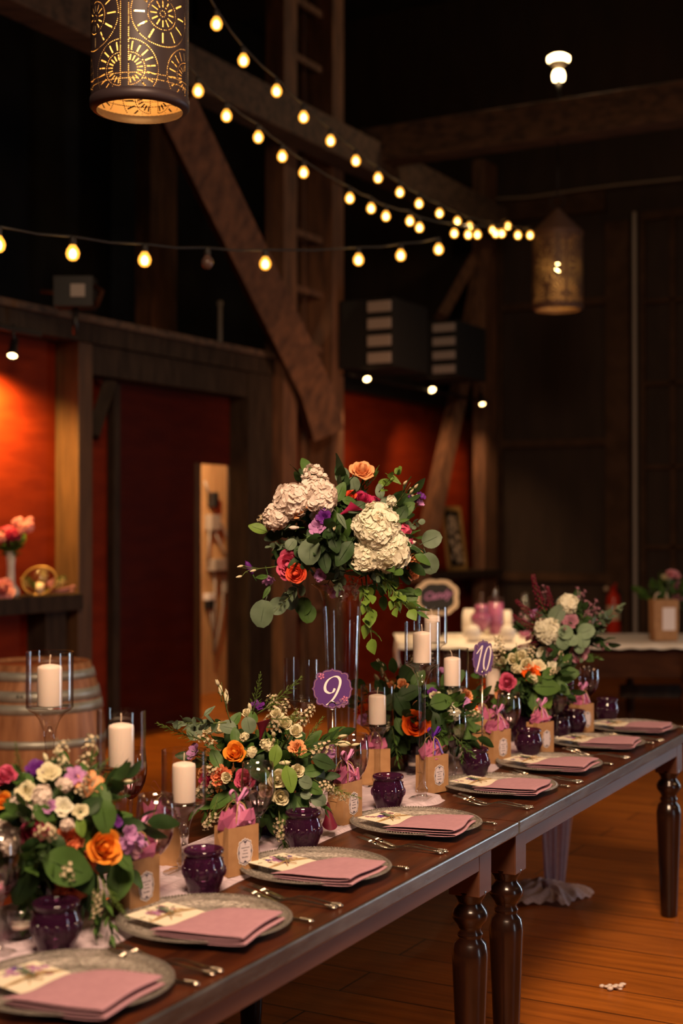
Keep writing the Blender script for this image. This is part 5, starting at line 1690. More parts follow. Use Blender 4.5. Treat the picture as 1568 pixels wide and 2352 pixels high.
def sprig(seed, kind):
    """unit-length sprig growing along +z"""
    r = random.Random(seed); mb = MB()
    bx_, by_ = r.uniform(-.25, .25), r.uniform(-.25, .25)
    def c(t): return Vector((bx_ * t * t, by_ * t * t, t))
    mb.tube([c(k / 8) for k in range(9)], [.014 * (1 - .7 * k / 8) for k in range(9)], 5, 1)
    if kind in ('euc', 'salal', 'ruscus', 'ivy'):
        n = {'euc': 13, 'salal': 8, 'ruscus': 16, 'ivy': 8}[kind]
        for k in range(n):
            t = .18 + .82 * k / (n - 1)
            a = k * 2.4 + r.uniform(-.3, .3)
            tilt = r.uniform(.6, 1.1) if k < n - 1 else .1
            Mx = Matrix.Translation(c(t)) @ Matrix.Rotation(a, 4, 'Z') @ Matrix.Rotation(tilt, 4, 'X') @ Matrix.Rotation(PI / 2, 4, 'X')
            if kind == 'euc': leaf(mb, Mx, .23 * (1.1 - .4 * t), .21 * (1.1 - .4 * t), 'round', .1, 0, 4, 5)
            elif kind == 'salal': leaf(mb, Mx, .48, .26, 'oval', .3, 0, 4, 6)
            elif kind == 'ruscus': leaf(mb, Mx, .26, .075, 'lance', .2, 0, 2, 4)
            else: leaf(mb, Mx, .22, .20, 'lance', .3, 0, 4, 5)
    elif kind == 'fine':
        for k in range(34):
            t = .15 + .85 * k / 34; a = k * 2.4
            d = Vector((math.cos(a), math.sin(a), 1.1)).normalized() * (.20 * (1.15 - t))
            mb.tube([c(t), c(t) + d * .6, c(t) + d + Vector((0, 0, .03))], [.006, .006, .002], 3, 0)
    elif kind == 'wax':
        for k in range(30):
            t = .35 + .65 * k / 30; a = k * 2.4
            d = Vector((math.cos(a), math.sin(a), .8)).normalized()
            e = c(t) + d * r.uniform(.10, .26) * (1.1 - .4 * t)
            mb.tube([c(t), e], .005, 3, 1)
            floret(mb, e, d, .046, r, 5, 2, 1, .3, 2)
            mb.ball(e - d * .012, .014, 5, 4, 2)
    elif kind == 'plume':
        for k in range(60):
            t = .2 + .8 * k / 60; a = k * 2.4
            e = c(t) + Vector((math.cos(a), math.sin(a), .3)) * (.02 + .10 * (1.15 - t) * r.uniform(.5, 1.2))
            mb.ball(e, .024, 5, 4, 0, (1, 1, 1.2))
    elif kind == 'thistle':
        for k in range(5):
            t = .5 + .12 * k; a = k * 2.4
            e = c(t) + Vector((math.cos(a), math.sin(a), .9)) * .13
            mb.tube([c(t - .1), e], .008, 4, 0)
            for q in range(9):
                b = q * .7; mb.tube([e, e + Vector((math.cos(b) * .09, math.sin(b) * .09, .02 + .04 * (q % 2)))], [.010, .002], 3, 0)
            mb.ball(e + Vector((0, 0, .03)), .030, 6, 5, 0, (1, 1, 1.4))
    elif kind == 'buds':
        for k in range(3):
            t = .55 + .15 * k; a = k * 2.4
            e = c(t) + Vector((math.cos(a), math.sin(a), 1.4)) * .13
            mb.tube([c(t - .15), (c(t) + e) / 2 + Vector((0, 0, -.01)), e], .008, 4, 1)
            mb.lathe([(.001, 0), (.022, .02), (.030, .07), (.018, .13), (.001, .17)], 6, 2, Matrix.Translation(e))
    return mb
HEAD = {}
HEADGEN = {'rose': lambda s: rose(s), 'garden': lambda s: rose(s, 27, 1.0, 1.0, .15, .02, .10), 'ranunculus': lambda s: rose(s, 34, 1.0, .75, .05, 0, .05), 'tightrose': lambda s: rose(s, 14, .85, 1.5, .20, 0, .06),
 'lisi': lambda s: open_cup(s), 'cup': lambda s: open_cup(s, 7, .8, 1.1, .04, .22), 'star': lambda s: star(s), 'carnation': carnation, 'bud': bud, 'calla': calla,
 'hydrangea': lambda s: hydrangea(s, 230, fs=.20), 'smallhyd': lambda s: hydrangea(s, 120, 1, 1, .9), 'stock': stock_spike, 'cluster': lambda s: hydrangea(s, 46, 1, .8, .75, .3)}
def head(kind, k):
    key = (kind, k % 2)
    if key not in HEAD:
        HEAD[key] = HEADGEN[kind](11 + 7 * (k % 2)).data(kind, PET['white'])
    return HEAD[key]
SPR = {}
def sprig_data(kind, k):
    mats = {'euc': [LEAF['euc'], LEAF['stem']], 'salal': [LEAF['mid'], LEAF['stem']], 'salald': [LEAF['dark'], LEAF['stem']], 'ruscus': [LEAF['mid'], LEAF['stem']], 'ivy': [LEAF['bright'], LEAF['stem']], 'fine': [LEAF['bright'], LEAF['stem']],
            'wax': [LEAF['bright'], LEAF['stem'], PET['filler']], 'plume': [PET['burgundy'], LEAF['stem']], 'thistle': [PET['mauve'], LEAF['euc']], 'buds': [LEAF['bright'], LEAF['stem'], PET['cream']]}[kind]
    key = (kind, k % 2)
    if key not in SPR:
        SPR[key] = sprig(31 + 5 * (k % 2) + len(kind), 'salal' if kind == 'salald' else kind).data(kind + '_sprig', mats)
    return SPR[key]
SPN = {'euc': 'eucalyptus_sprig', 'salal': 'leafy_sprig', 'salald': 'leafy_sprig', 'ruscus': 'ruscus_sprig', 'ivy': 'ivy_sprig', 'fine': 'feathery_sprig', 'wax': 'filler_flower_sprig', 'plume': 'amaranth_plume', 'thistle': 'thistle_sprig', 'buds': 'bud_sprig'}
HN = {'rose': 'rose', 'garden': 'garden_rose', 'ranunculus': 'ranunculus', 'tightrose': 'rose', 'lisi': 'lisianthus', 'cup': 'lisianthus', 'star': 'alstroemeria', 'carnation': 'carnation', 'bud': 'flower_bud', 'calla': 'calla_lily', 'hydrangea': 'hydrangea', 'smallhyd': 'hydrangea', 'stock': 'stock_flower', 'cluster': 'blossom_cluster'}
LEAFD = {k: leaf_mesh(*a).data('leaf', LEAF['mid']) for k, a in {'round': ('round', .95), 'oval': ('oval', .62), 'wide': ('oval', .70), 'lance': ('lance', .36)}.items()}
mb = MB()
for k in range(5):
    a = k * 2 * PI / 5
    Mx = Matrix.Rotation(a, 4, 'Z') @ Matrix.Translation((0, .12, -.62)) @ Matrix.Rotation(.5, 4, 'X')
    leaf(mb, Mx, .75, .22, 'lance', -.1)
mb.tube([(0, 0, -.6), (0, 0, -1.9)], .07, 5)
CALYX = mb.data('calyx', LEAF['mid'])

def arrangement(name, label, c, rad, base, blooms, leaves, fill, seed, vase, core=110, tag_cat='flower arrangement'):
    """blooms/leaves carry the picture position they are seen at; depth comes from the bouquet's own ellipsoid"""
    r = random.Random(seed)
    c = Vector(c)
    T = thing(name, label, tag_cat, base)
    B = Vector(base)
    eye = Vector((0, 0, H))
    cdir = (eye - c).normalized()
    def surf(u, v, push=1.0):
        d = (pt(u, v, 1.0) - eye)
        d.normalize()
        R_ = Vector([x * push for x in rad])
        o = Vector([(eye[i] - c[i]) / R_[i] for i in range(3)]); dd = Vector([d[i] / R_[i] for i in range(3)])
        A = dd.dot(dd); Bq = 2 * o.dot(dd); Cq = o.dot(o) - 1
        disc = Bq * Bq - 4 * A * Cq
        s = (-Bq - math.sqrt(disc)) / (2 * A) if disc > 0 else -Bq / (2 * A)
        return eye + d * s
    vase(T, c - B)
    for k, b in enumerate(blooms):
        kind, col, u, v, w = b[:5]
        opt = b[5] if len(b) > 5 else {}
        p = surf(u, v, opt.get('push', 1.02))
        if 'dir' in opt and opt['dir'][1] > .5: p = c * 2 - p; p.z = c.z + .02
        R_ = w * p.y / F / 2 * (1.14 if kind not in ('hydrangea', 'stock', 'bud') else 1.0)
        out = Vector([(p[i] - c[i]) / rad[i] for i in range(3)])
        if out.length > 1: out.normalize()
        n = (out * .75 + cdir * opt.get('face', .55) + Vector((0, 0, .28))).normalized()
        if 'dir' in opt: 
            n = Vector(opt['dir']).normalized()
        q = n.to_track_quat('Z', 'Y') @ Quaternion((0, 0, 1), r.uniform(0, 6.28) if 'spin' not in opt else opt['spin'])
        sc = R_ if 'sc' not in opt else tuple(R_ * x for x in opt['sc'])
        h = inst(HN[kind], head(kind, k), T, p - B - n * R_ * .25, q, sc, PET[col], opt.get('lab', '%s %s' % (col.replace('_', ' '), HN[kind].replace('_', ' '))))
        if kind in ('rose', 'garden', 'tightrose', 'lisi', 'cup', 'bud', 'ranunculus'):
            inst('calyx', CALYX, h, scale=(1, 1, opt.get('stem', 1.0)))
    for k, b in enumerate(leaves):
        kind, col, u, v, w, ang = b[:6]
        push = b[6] if len(b) > 6 else 1.0
        p = surf(u, v, push)
        L_ = w * p.y / F
        # leaf blade roughly faces the room, its tip pointing at picture angle ang (degrees, 0 = right, 90 = up)
        n = (cdir * 1.0 + Vector((r.uniform(-.35, .35), 0, r.uniform(.0, .5)))).normalized()
        right = Vector((0, 0, 1)).cross(cdir).normalized() 
        upv = cdir.cross(right)
        y = (right * math.cos(math.radians(ang)) + upv * math.sin(math.radians(ang)))
        x = y.cross(n).normalized(); y = n.cross(x)
        Rm = Matrix((x, y, n)).transposed()
        inst('leaf', LEAFD[kind], T, p - B, Rm.to_quaternion(), L_, LEAF[col])
    # inner foliage: leaves packed round the stems
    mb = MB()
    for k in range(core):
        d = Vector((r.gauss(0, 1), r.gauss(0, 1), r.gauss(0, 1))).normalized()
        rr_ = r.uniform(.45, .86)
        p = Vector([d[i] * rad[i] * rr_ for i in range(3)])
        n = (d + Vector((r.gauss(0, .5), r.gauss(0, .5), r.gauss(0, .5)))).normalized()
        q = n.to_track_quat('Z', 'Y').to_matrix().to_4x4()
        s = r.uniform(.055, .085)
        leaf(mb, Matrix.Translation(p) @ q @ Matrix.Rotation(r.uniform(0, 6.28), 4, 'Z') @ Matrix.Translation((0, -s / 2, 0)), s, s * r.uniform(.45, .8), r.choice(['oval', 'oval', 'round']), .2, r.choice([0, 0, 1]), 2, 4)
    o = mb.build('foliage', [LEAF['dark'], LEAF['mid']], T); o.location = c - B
    for k in range(0 if vase is tall_vase else 9):
        d = Vector((r.gauss(0, .4), r.gauss(0, .4), .5))
        mb = MB(); mb.tube([(0, 0, .02), (d.x * .05, d.y * .05, (c.z - B.z) * .7), (d.x * .2, d.y * .2, c.z - B.z + .05)], .0028, 5)
        mb.build('stem', LEAF['stem'], T)
    for (kind, n_, l0, l1, zb) in fill:
        for k in range(n_):
            while True:
                d = Vector((r.gauss(0, 1), r.gauss(0, 1), r.gauss(zb, .7)))
                if d.length > .2: break
            d.normalize()
            L_ = r.uniform(l0, l1)
            end = Vector([d[i] * rad[i] * (1.02 if kind != 'wax' else 1.1) for i in range(3)])
            if (c + end).z < .80: end.z = .80 - c.z
            if (c + end - d * L_ * .85).z < .79: continue
            p = c + end - d * L_ * .85
            inst(SPN[kind], sprig_data(kind, k), T, p - B, d.to_track_quat('Z', 'Y') @ Quaternion((0, 0, 1), r.uniform(0, 6.28)), L_)
    return T, surf
def aimed(T, kind, u0, v0, Y0, u1, v1, Y1, k=0):
    a, b = pt(u0, v0, Y0), pt(u1, v1, Y1)
    d = b - a
    return inst(SPN[kind], sprig_data(kind, k), T, a - T.location, d.to_track_quat('Z', 'Y'), d.length)
def bowl_vase(T, off):
    mb = MB(); mb.lathe([(.001, 0), (.045, 0), (.05, .004), (.062, .05), (.058, .095), (.062, .11), (.058, .11), (.053, .095), (.056, .05), (.04, .01), (.001, .008)], 32)
    mb.build('vase', M['purple_glass'], T)
def tall_vase(T, off):
    mb = MB(); mb.lathe([(.001, .0), (.062, .0), (.064, .004), (.058, .010), (.045, .03), (.0425, .06), (.046, .2), (.0525, .4), (.058, .56), (.062, .62), (.075, .655), (.098, .672), (.099, .675)], 64)
    mb.lathe([(.097, .674), (.073, .660), (.059, .62), (.0545, .56), (.049, .4), (.0425, .2), (.0385, .07), (.03, .045), (.001, .035)], 64)
    mb.build('trumpet_vase', M['glass'], T)
def dark_vase(T, off):
    mb = MB(); mb.lathe([(.001, 0), (.05, 0), (.052, .2), (.056, .28), (.052, .28), (.047, .2), (.04, .01), (.001, .008)], 32)
    mb.build('vase', M['purple_glass'], T)

# ---- tall centrepiece
c = pt(785, 1222, 4.5)
base = Vector((785 - 784, 0, 0)); base = Vector(((785 - 784) / F * 4.5, 4.5, .764))
big_blooms = [
 ('hydrangea', 'white', 868, 1205, 118, {'push': 1.02, 'sc': (1, 1, .8), 'lab': 'large cream white hydrangea'}), ('hydrangea', 'white', 898, 1262, 112, {'push': 1.06, 'sc': (1, 1, .8)}), ('smallhyd', 'white', 842, 1278, 66, {'push': 1.0}),
 ('smallhyd', 'blush', 666, 1146, 82, {'push': 1.12}), ('smallhyd', 'blush', 632, 1184, 60, {'push': 1.15}),
 ('stock', 'blush', 724, 1112, 112, {'dir': (-.22, -.25, 1), 'push': .95, 'sc': (1.15, 1.15, 1.0)}), ('smallhyd', 'blush', 734, 1138, 74, {'push': 1.02}), ('cluster', 'blush', 712, 1125, 70, {'push': 1.0}),
 ('garden', 'peach', 832, 1074, 56, {'dir': (.1, -.75, .8), 'stem': 2.6, 'push': .9}),
 ('calla', 'magenta', 806, 1170, 40, {'dir': (.75, -.35, .35), 'push': .95}),
 ('lisi', 'violet', 743, 1186, 38, {}), ('lisi', 'lilac', 726, 1208, 40, {}),
 ('tightrose', 'peach', 713, 1157, 30, {}), ('tightrose', 'peach', 682, 1178, 32, {}), ('bud', 'blush', 672, 1212, 26, {'dir': (-1, -.3, 0)}),
 ('garden', 'pink', 660, 1298, 64, {'push': 1.16, 'face': .9}), ('ranunculus', 'coral', 676, 1318, 50, {'push': 1.30, 'face': 1.0}),
 ('bud', 'violet', 570, 1300, 38, {'push': 1.1, 'dir': (-.5, -.3, 1)}), ('cup', 'lilac', 618, 1334, 32, {'dir': (.2, -.4, -.7)}), ('lisi', 'lilac', 734, 1322, 30, {'push': 1.05}), ('lisi', 'lilac', 768, 1362, 30, {'dir': (.2, -.9, -.4), 'push': .95}), ('cup', 'lilac', 748, 1350, 24, {'dir': (-.3, -.6, -.6), 'push': .95}),
 ('lisi', 'violet', 950, 1143, 26, {'push': 1.05}), ('lisi', 'violet', 970, 1137, 24, {'push': 1.1}), ('cup', 'lilac', 966, 1155, 22, {'push': 1.1}),
 ('garden', 'magenta', 834, 1142, 52, {'push': .7}), ('rose', 'coral', 806, 1134, 26, {'push': .8}), ('garden', 'magenta', 862, 1150, 40, {'push': .7}),
 ('cluster', 'pink', 926, 1216, 44, {'push': .95}), ('cluster', 'pink', 936, 1238, 36, {}), ('garden', 'peach', 958, 1290, 56, {'push': 1.14, 'face': .9}), ('rose', 'peach', 952, 1318, 34, {}), ('bud', 'blush', 948, 1246, 26, {}),
 ('cluster', 'white', 900, 1148, 30, {}), ('bud', 'cream', 920, 1140, 24, {'dir': (.1, -.2, 1)}), ('bud', 'cream', 942, 1126, 22, {'dir': (.1, -.2, 1), 'push': 1.05}), ('bud', 'cream', 767, 1212, 22, {'dir': (0, -.4, -1)}),
 ('garden', 'pink', 800, 1190, 50, {'dir': (0, .9, .3)}), ]
big_leaves = [('round', 'euc', 711, 1266, 60, -90, 1.12), ('round', 'euc', 602, 1409, 62, -100, 1.15), ('round', 'euc', 991, 1238, 46, 25, 1.15), ('round', 'euc', 985, 1294, 50, -70, 1.1), ('round', 'euc', 650, 1196, 46, 90, 1.0), ('round', 'dark', 688, 1268, 30, 90, 1.0),
 ('round', 'euc', 638, 1392, 44, -150), ('round', 'euc', 665, 1378, 44, -70), ('round', 'mid', 696, 1392, 42, -95), ('round', 'mid', 706, 1408, 44, -80, .9), ('round', 'euc', 786, 1092, 38, 110, .9), ('round', 'euc', 812, 1112, 34, -80, .85), ('oval', 'bright', 592, 1213, 44, 160), ('oval', 'mid', 700, 1300, 44, -100, 1.0), ('oval', 'dark', 745, 1290, 52, -80, 1.0), ('lance', 'euc', 785, 1195, 44, -60, 1.0), ('oval', 'mid', 780, 1130, 50, 70, .9), ('oval', 'dark', 820, 1165, 44, -150), ('oval', 'mid', 802, 1150, 34, 0, 1.0), ('oval', 'dark', 640, 1268, 40, -90), ('oval', 'dark', 630, 1228, 50, -150), ('oval', 'mid', 932, 1170, 50, 40, 1.0), ('oval', 'dark', 922, 1180, 50, 60), ('oval', 'euc', 872, 1128, 36, 100, .9), ('oval', 'euc', 890, 1150, 36, 10, .95), ('lance', 'bright', 905, 1100, 38, -40, 1.1), ('oval', 'bright', 880, 1108, 28, 30), ('round', 'mid', 938, 1368, 42, -30, 1.05), ('round', 'mid', 960, 1360, 20, 20, 1.1), ('oval', 'bright', 916, 1392, 24, -80, 1.1), ('oval', 'bright', 928, 1380, 24, -70, 1.1), ('oval', 'dark', 862, 1320, 50, -60), ('oval', 'mid', 880, 1345, 46, -100), ('oval', 'mid', 905, 1330, 40, -60), ('oval', 'mid', 850, 1360, 40, -100), ('oval', 'dark', 820, 1290, 70, -60), ('oval', 'dark', 790, 1270, 66, -120), ('oval', 'dark', 765, 1240, 60, -70), ('oval', 'dark', 930, 1320, 50, -60), ('oval', 'mid', 880, 1385, 34, -90, 1.05), ('oval', 'bright', 842, 1388, 20, -110, .95), ('lance', 'mid', 600, 1325, 34, 180), ('oval', 'euc', 640, 1292, 32, 90), ('lance', 'mid', 612, 1360, 34, -120), ('oval', 'mid', 720, 1245, 40, -40), ('oval', 'mid', 708, 1280, 44, 30, .95), ('round', 'euc', 668, 1250, 30, 60)]
T, sf = arrangement('tall_bouquet', 'tall bouquet with white hydrangeas and roses in a clear trumpet vase', c, (.225, .20, .185), base, big_blooms, big_leaves,
 [('salald', 11, .10, .15, -.1), ('salal', 5, .09, .14, -.2), ('euc', 6, .12, .18, .1), ('wax', 4, .10, .14, .3), ('ruscus', 6, .12, .17, -.3)], 101, tall_vase, 170)
for (u0, v0, u1, v1, k) in ((840, 1320, 850, 1470, 'ivy'), (870, 1310, 935, 1405, 'ivy'), (900, 1320, 905, 1400, 'ivy'), (830, 1330, 842, 1410, 'ivy'), (700, 1330, 640, 1400, 'euc'), (640, 1300, 556, 1318, 'buds'), (870, 1130, 910, 1085, 'ivy'), (860, 1320, 960, 1380, 'ruscus'), (890, 1180, 945, 1120, 'buds')):
    aimed(T, k, u0, v0, 4.42, u1, v1, 4.32, int(u0))

# ---- low arrangement 1, nearest
c = pt(125, 1900, 3.05); base = Vector((c.x, c.y, .764))
b1 = [('rose', 'rosy', 77, 1908, 68, {'face': .8}), ('rose', 'orange', 242, 1945, 84, {'face': .9, 'push': 1.02}), ('carnation', 'salmon', 160, 1928, 70, {'push': .9}), ('lisi', 'cream', 58, 1815, 50, {}), ('lisi', 'white', 146, 1850, 46, {}), ('lisi', 'cream', 110, 1770, 54, {}), ('lisi', 'cream', 186, 1862, 38, {}),
 ('bud', 'cream', 132, 1722, 30, {'dir': (0, 0, 1)}), ('bud', 'cream', 104, 1738, 28, {'dir': (-.4, 0, 1)}), ('bud', 'cream', 148, 1746, 26, {'dir': (.5, 0, 1)}), ('bud', 'cream', 265, 1785, 26, {'dir': (.6, -.2, .7)}), ('bud', 'cream', 297, 1794, 22, {'dir': (1, -.2, .1)}),
 ('lisi', 'violet', 80, 1760, 48, {}), ('star', 'peach', 208, 1792, 66, {}), ('star', 'lilac', 175, 1776, 50, {}), ('carnation', 'salmon', 165, 2044, 78, {'push': 1.0}), ('rose', 'orange', 6, 1838, 44, {}), ('garden', 'pink', 8, 1775, 56, {}), ('carnation', 'salmon', 205, 1975, 50, {'push': .9}),
 ('cluster', 'blush', 95, 1825, 56, {}), ('cluster', 'blush', 38, 1848, 52, {}), ('cluster', 'blush', 64, 1868, 44, {}), ('cluster', 'blush', 8, 1905, 60, {}), ('cluster', 'blush', 18, 1940, 52, {}), ('cluster', 'blush', 155, 1893, 34, {}), ('cluster', 'blush', 148, 1800, 40, {}),
 ('lisi', 'violet', 268, 1885, 34, {'push': .9}), ('lisi', 'lilac', 302, 1915, 44, {}), ('lisi', 'mauve', 310, 1950, 50, {}), ('cluster', 'lilac', 290, 1940, 50, {'push': .95}), ('lisi', 'lilac', 325, 1930, 30, {}), ('lisi', 'lilac', 112, 1850, 34, {}), ('rose', 'magenta', 30, 2020, 50, {'dir': (0, 1, .3)}), ('lisi', 'cream', 125, 1905, 50, {'dir': (0, 1, .3)})]
l1 = [('wide', 'mid', 158, 1992, 128, -20, 1.12), ('wide', 'dark', 185, 2012, 90, -60, 1.0), ('wide', 'mid', 232, 1832, 72, 80), ('wide', 'mid', 240, 1875, 84, -80), ('oval', 'mid', 102, 1870, 64, -40), ('wide', 'mid', 275, 2020, 92, -100, 1.05), ('wide', 'dark', 55, 2030, 96, -110, 1.05), ('wide', 'mid', 108, 2080, 66, -90, .95), ('oval', 'bright', 185, 1900, 44, -80), ('oval', 'mid', 95, 1960, 60, 20), ('wide', 'dark', 30, 1990, 80, -130), ('oval', 'dark', 130, 1950, 70, -90), ('oval', 'mid', 60, 1790, 50, 120), ('oval', 'dark', 210, 1850, 60, 30), ('oval', 'mid', 285, 1975, 60, -50)]
T, sf = arrangement('flower_arrangement', 'nearest low flower arrangement with a deep pink rose and an orange rose, bottom left', c, (.172, .16, .165), base, b1, l1,
 [('salal', 8, .09, .13, .1), ('salald', 8, .10, .14, 0), ('wax', 9, .09, .13, .4), ('fine', 6, .10, .16, .4), ('ruscus', 4, .10, .14, 0)], 202, bowl_vase, 150)
for (u0, v0, u1, v1, k) in ((235, 2020, 262, 2165, 'ruscus'), (225, 2010, 232, 2095, 'wax'), (215, 2040, 215, 2140, 'ruscus'), (200, 1800, 212, 1725, 'fine'), (50, 1780, 30, 1712, 'fine'), (240, 2030, 290, 2120, 'fine')):
    aimed(T, k, u0, v0, 2.93, u1, v1, 2.88, int(u0))

# ---- low arrangement 2
c = pt(618, 1772, 3.95); base = Vector((c.x, c.y + .02, .764))
b2 = [('rose', 'orange', 538, 1728, 54, {'face': .7, 'sc': (1, 1, 1.15), 'lab': 'peach orange rose'}), ('carnation', 'salmon', 503, 1780, 50, {}), ('garden', 'rosy', 560, 1790, 50, {}), ('tightrose', 'cream', 635, 1638, 34, {}), ('rose', 'cream', 655, 1660, 36, {}), ('tightrose', 'cream', 680, 1680, 38, {}), ('cup', 'violet', 592, 1619, 32, {'dir': (.1, -.5, .8)}), ('tightrose', 'cream', 566, 1638, 28, {}), ('bud', 'cream', 573, 1622, 26, {}),
 ('calla', 'burgundy', 604, 1672, 42, {'dir': (.25, -.3, 1)}), ('carnation', 'peach', 684, 1714, 42, {}), ('lisi', 'lilac', 756, 1730, 44, {'push': 1.05, 'dir': (.6, -.7, -.2)}), ('rose', 'cream', 684, 1768, 32, {}), ('rose', 'cream', 637, 1788, 46, {}), ('rose', 'cream', 644, 1830, 40, {}), ('rose', 'cream', 612, 1815, 40, {'push': .98}), ('bud', 'cream', 657, 1752, 30, {'dir': (.9, -.3, .1)}), ('rose', 'cream', 519, 1785, 26, {'push': 1.05}), ('tightrose', 'cream', 476, 1677, 26, {}), ('bud', 'cream', 628, 1686, 26, {}), ('lisi', 'lilac', 440, 1722, 40, {'push': 1.05}), ('calla', 'burgundy', 756, 1876, 46, {'dir': (.1, -.25, -1), 'push': 1.0}), ('bud', 'cream', 628, 1700, 22, {}),
 ('cluster', 'cream', 506, 1668, 30, {}), ('cluster', 'cream', 612, 1709, 32, {}), ('cluster', 'cream', 578, 1726, 28, {}), ('cluster', 'cream', 560, 1690, 24, {}), ('garden', 'peach', 462, 1775, 34, {'push': .9}), ('bud', 'cream', 792, 1709, 40, {'dir': (1, -.2, .05), 'push': 1.1}), ('bud', 'cream', 506, 1582, 28, {'dir': (-.1, 0, 1), 'push': 1.1}), ('bud', 'cream', 519, 1598, 34, {'dir': (-.05, 0, 1), 'push': 1.1}),
 ('rose', 'magenta', 470, 1790, 36, {'push': .95}), ('rose', 'peach', 600, 1760, 50, {'dir': (0, 1, .2)}), ('garden', 'pink', 660, 1720, 50, {'dir': (.3, 1, .2)})]
l2 = [('oval', 'bright', 665, 1788, 62, -80, 1.12), ('round', 'euc', 524, 1670, 38, 170, 1.05), ('round', 'euc', 446, 1680, 40, -100, 1.1), ('round', 'euc', 571, 1665, 38, -80), ('lance', 'euc', 480, 1632, 36, 50, 1.15), ('lance', 'euc', 412, 1662, 38, 170, 1.2), ('round', 'euc', 702, 1797, 34, -10, 1.05), ('round', 'euc', 731, 1836, 36, -20, 1.05), ('round', 'euc', 702, 1826, 24, 160, 1.05), ('oval', 'dark', 745, 1750, 62, -10, 1.1), ('oval', 'mid', 496, 1742, 50, 110), ('oval', 'mid', 506, 1838, 60, -150), ('oval', 'dark', 560, 1840, 60, -100), ('oval', 'bright', 632, 1735, 50, -100, 1.0), ('oval', 'mid', 690, 1850, 50, -60), ('oval', 'mid', 540, 1652, 40, 60), ('oval', 'dark', 590, 1770, 60, -60), ('oval', 'dark', 665, 1840, 54, -80), ('oval', 'mid', 545, 1830, 40, 30), ('oval', 'mid', 720, 1770, 50, 10), ('oval', 'mid', 540, 1690, 40, 90), ('oval', 'mid', 580, 1650, 40, 100), ('oval', 'mid', 720, 1810, 50, -20), ('oval', 'dark', 470, 1820, 50, 190), ('oval', 'mid', 655, 1870, 46, -80)]
T, sf = arrangement('flower_arrangement', 'second low flower arrangement, full of cream roses, left of the number 9 sign', c, (.200, .18, .175), base, b2, l2,
 [('salal', 6, .08, .13, 0), ('salald', 9, .09, .14, 0), ('wax', 16, .09, .14, .3), ('fine', 10, .10, .16, .4), ('euc', 4, .12, .16, .1), ('ruscus', 4, .10, .14, 0)], 303, bowl_vase, 150)
for (u0, v0, u1, v1, k) in ((580, 1640, 600, 1552, 'fine'), (590, 1640, 700, 1570, 'fine'), (640, 1850, 642, 1925, 'wax'), (520, 1850, 470, 1900, 'wax'), (500, 1830, 480, 1900, 'fine'), (750, 1800, 825, 1845, 'fine'), (720, 1790, 760, 1815, 'wax'), (520, 1660, 400, 1665, 'euc'), (530, 1660, 500, 1575, 'buds'), (620, 1650, 700, 1660, 'fine'), (640, 1860, 650, 1960, 'ruscus'), (470, 1700, 355, 1675, 'fine'), (680, 1730, 800, 1708, 'buds')):
    aimed(T, k, u0, v0, 3.80, u1, v1, 3.74, int(u0))

# ---- low arrangement 3
c = pt(962, 1652, 4.95); base = Vector((c.x, c.y, .764))
b3 = [('rose', 'hot_orange', 955, 1663, 66, {'face': 1.0, 'push': 1.14, 'lab': 'vivid orange rose'}), ('tightrose', 'peach', 924, 1572, 32, {}), ('tightrose', 'peach', 896, 1575, 26, {}), ('bud', 'cream', 864, 1556, 28, {}), ('bud', 'cream', 876, 1541, 26, {'dir': (-.1, 0, 1)}), ('bud', 'cream', 886, 1560, 22, {}), ('carnation', 'hot_orange', 822, 1632, 38, {'push': 1.0}), ('rose', 'hot_orange', 838, 1620, 34, {'push': .95}), ('garden', 'magenta', 858, 1592, 44, {'push': .9}), ('cluster', 'white', 1044, 1636, 38, {}), ('lisi', 'cream', 1046, 1585, 36, {}), ('tightrose', 'cream', 1000, 1598, 28, {}), ('lisi', 'white', 1030, 1620, 34, {}), ('carnation', 'hot_orange', 1090, 1626, 30, {}), ('lisi', 'lilac', 1068, 1611, 32, {}), ('lisi', 'violet', 993, 1589, 24, {}), ('carnation', 'peach', 1076, 1593, 28, {}), ('lisi', 'lilac', 830, 1652, 30, {}), ('lisi', 'lilac', 1018, 1538, 26, {}), ('bud', 'cream', 890, 1672, 26, {'dir': (-.2, -.4, -1)}), ('rose', 'peach', 960, 1640, 50, {'dir': (0, 1, .2)})]
l3 = [('wide', 'mid', 1038, 1560, 66, 35, 1.08), ('wide', 'mid', 1014, 1611, 58, 20, 1.1), ('oval', 'mid', 902, 1528, 36, 100, 1.1), ('wide', 'dark', 940, 1540, 66, 70, 1.0), ('wide', 'dark', 990, 1660, 66, -85, 1.05), ('oval', 'mid', 918, 1667, 44, -70), ('wide', 'dark', 905, 1610, 60, 40), ('wide', 'dark', 925, 1625, 56, -60), ('oval', 'mid', 870, 1530, 40, 160, 1.1), ('oval', 'dark', 975, 1700, 60, -80), ('wide', 'dark', 940, 1590, 60, 30), ('oval', 'mid', 960, 1560, 50, 60), ('oval', 'mid', 1085, 1645, 50, -10), ('wide', 'dark', 1010, 1660, 56, -60), ('oval', 'mid', 820, 1570, 40, 170), ('oval', 'dark', 900, 1700, 60, -100), ('oval', 'mid', 1060, 1680, 50, -40), ('wide', 'dark', 880, 1640, 54, -90), ('oval', 'mid', 1080, 1665, 40, -50)]
T, sf = arrangement('flower_arrangement', 'third low flower arrangement with a vivid orange rose, right of the tall vase', c, (.205, .18, .185), base, b3, l3,
 [('salal', 8, .10, .15, 0), ('salald', 12, .11, .16, 0), ('wax', 4, .09, .13, .3), ('fine', 3, .10, .14, .4), ('ruscus', 7, .10, .14, -.2)], 404, bowl_vase, 170)
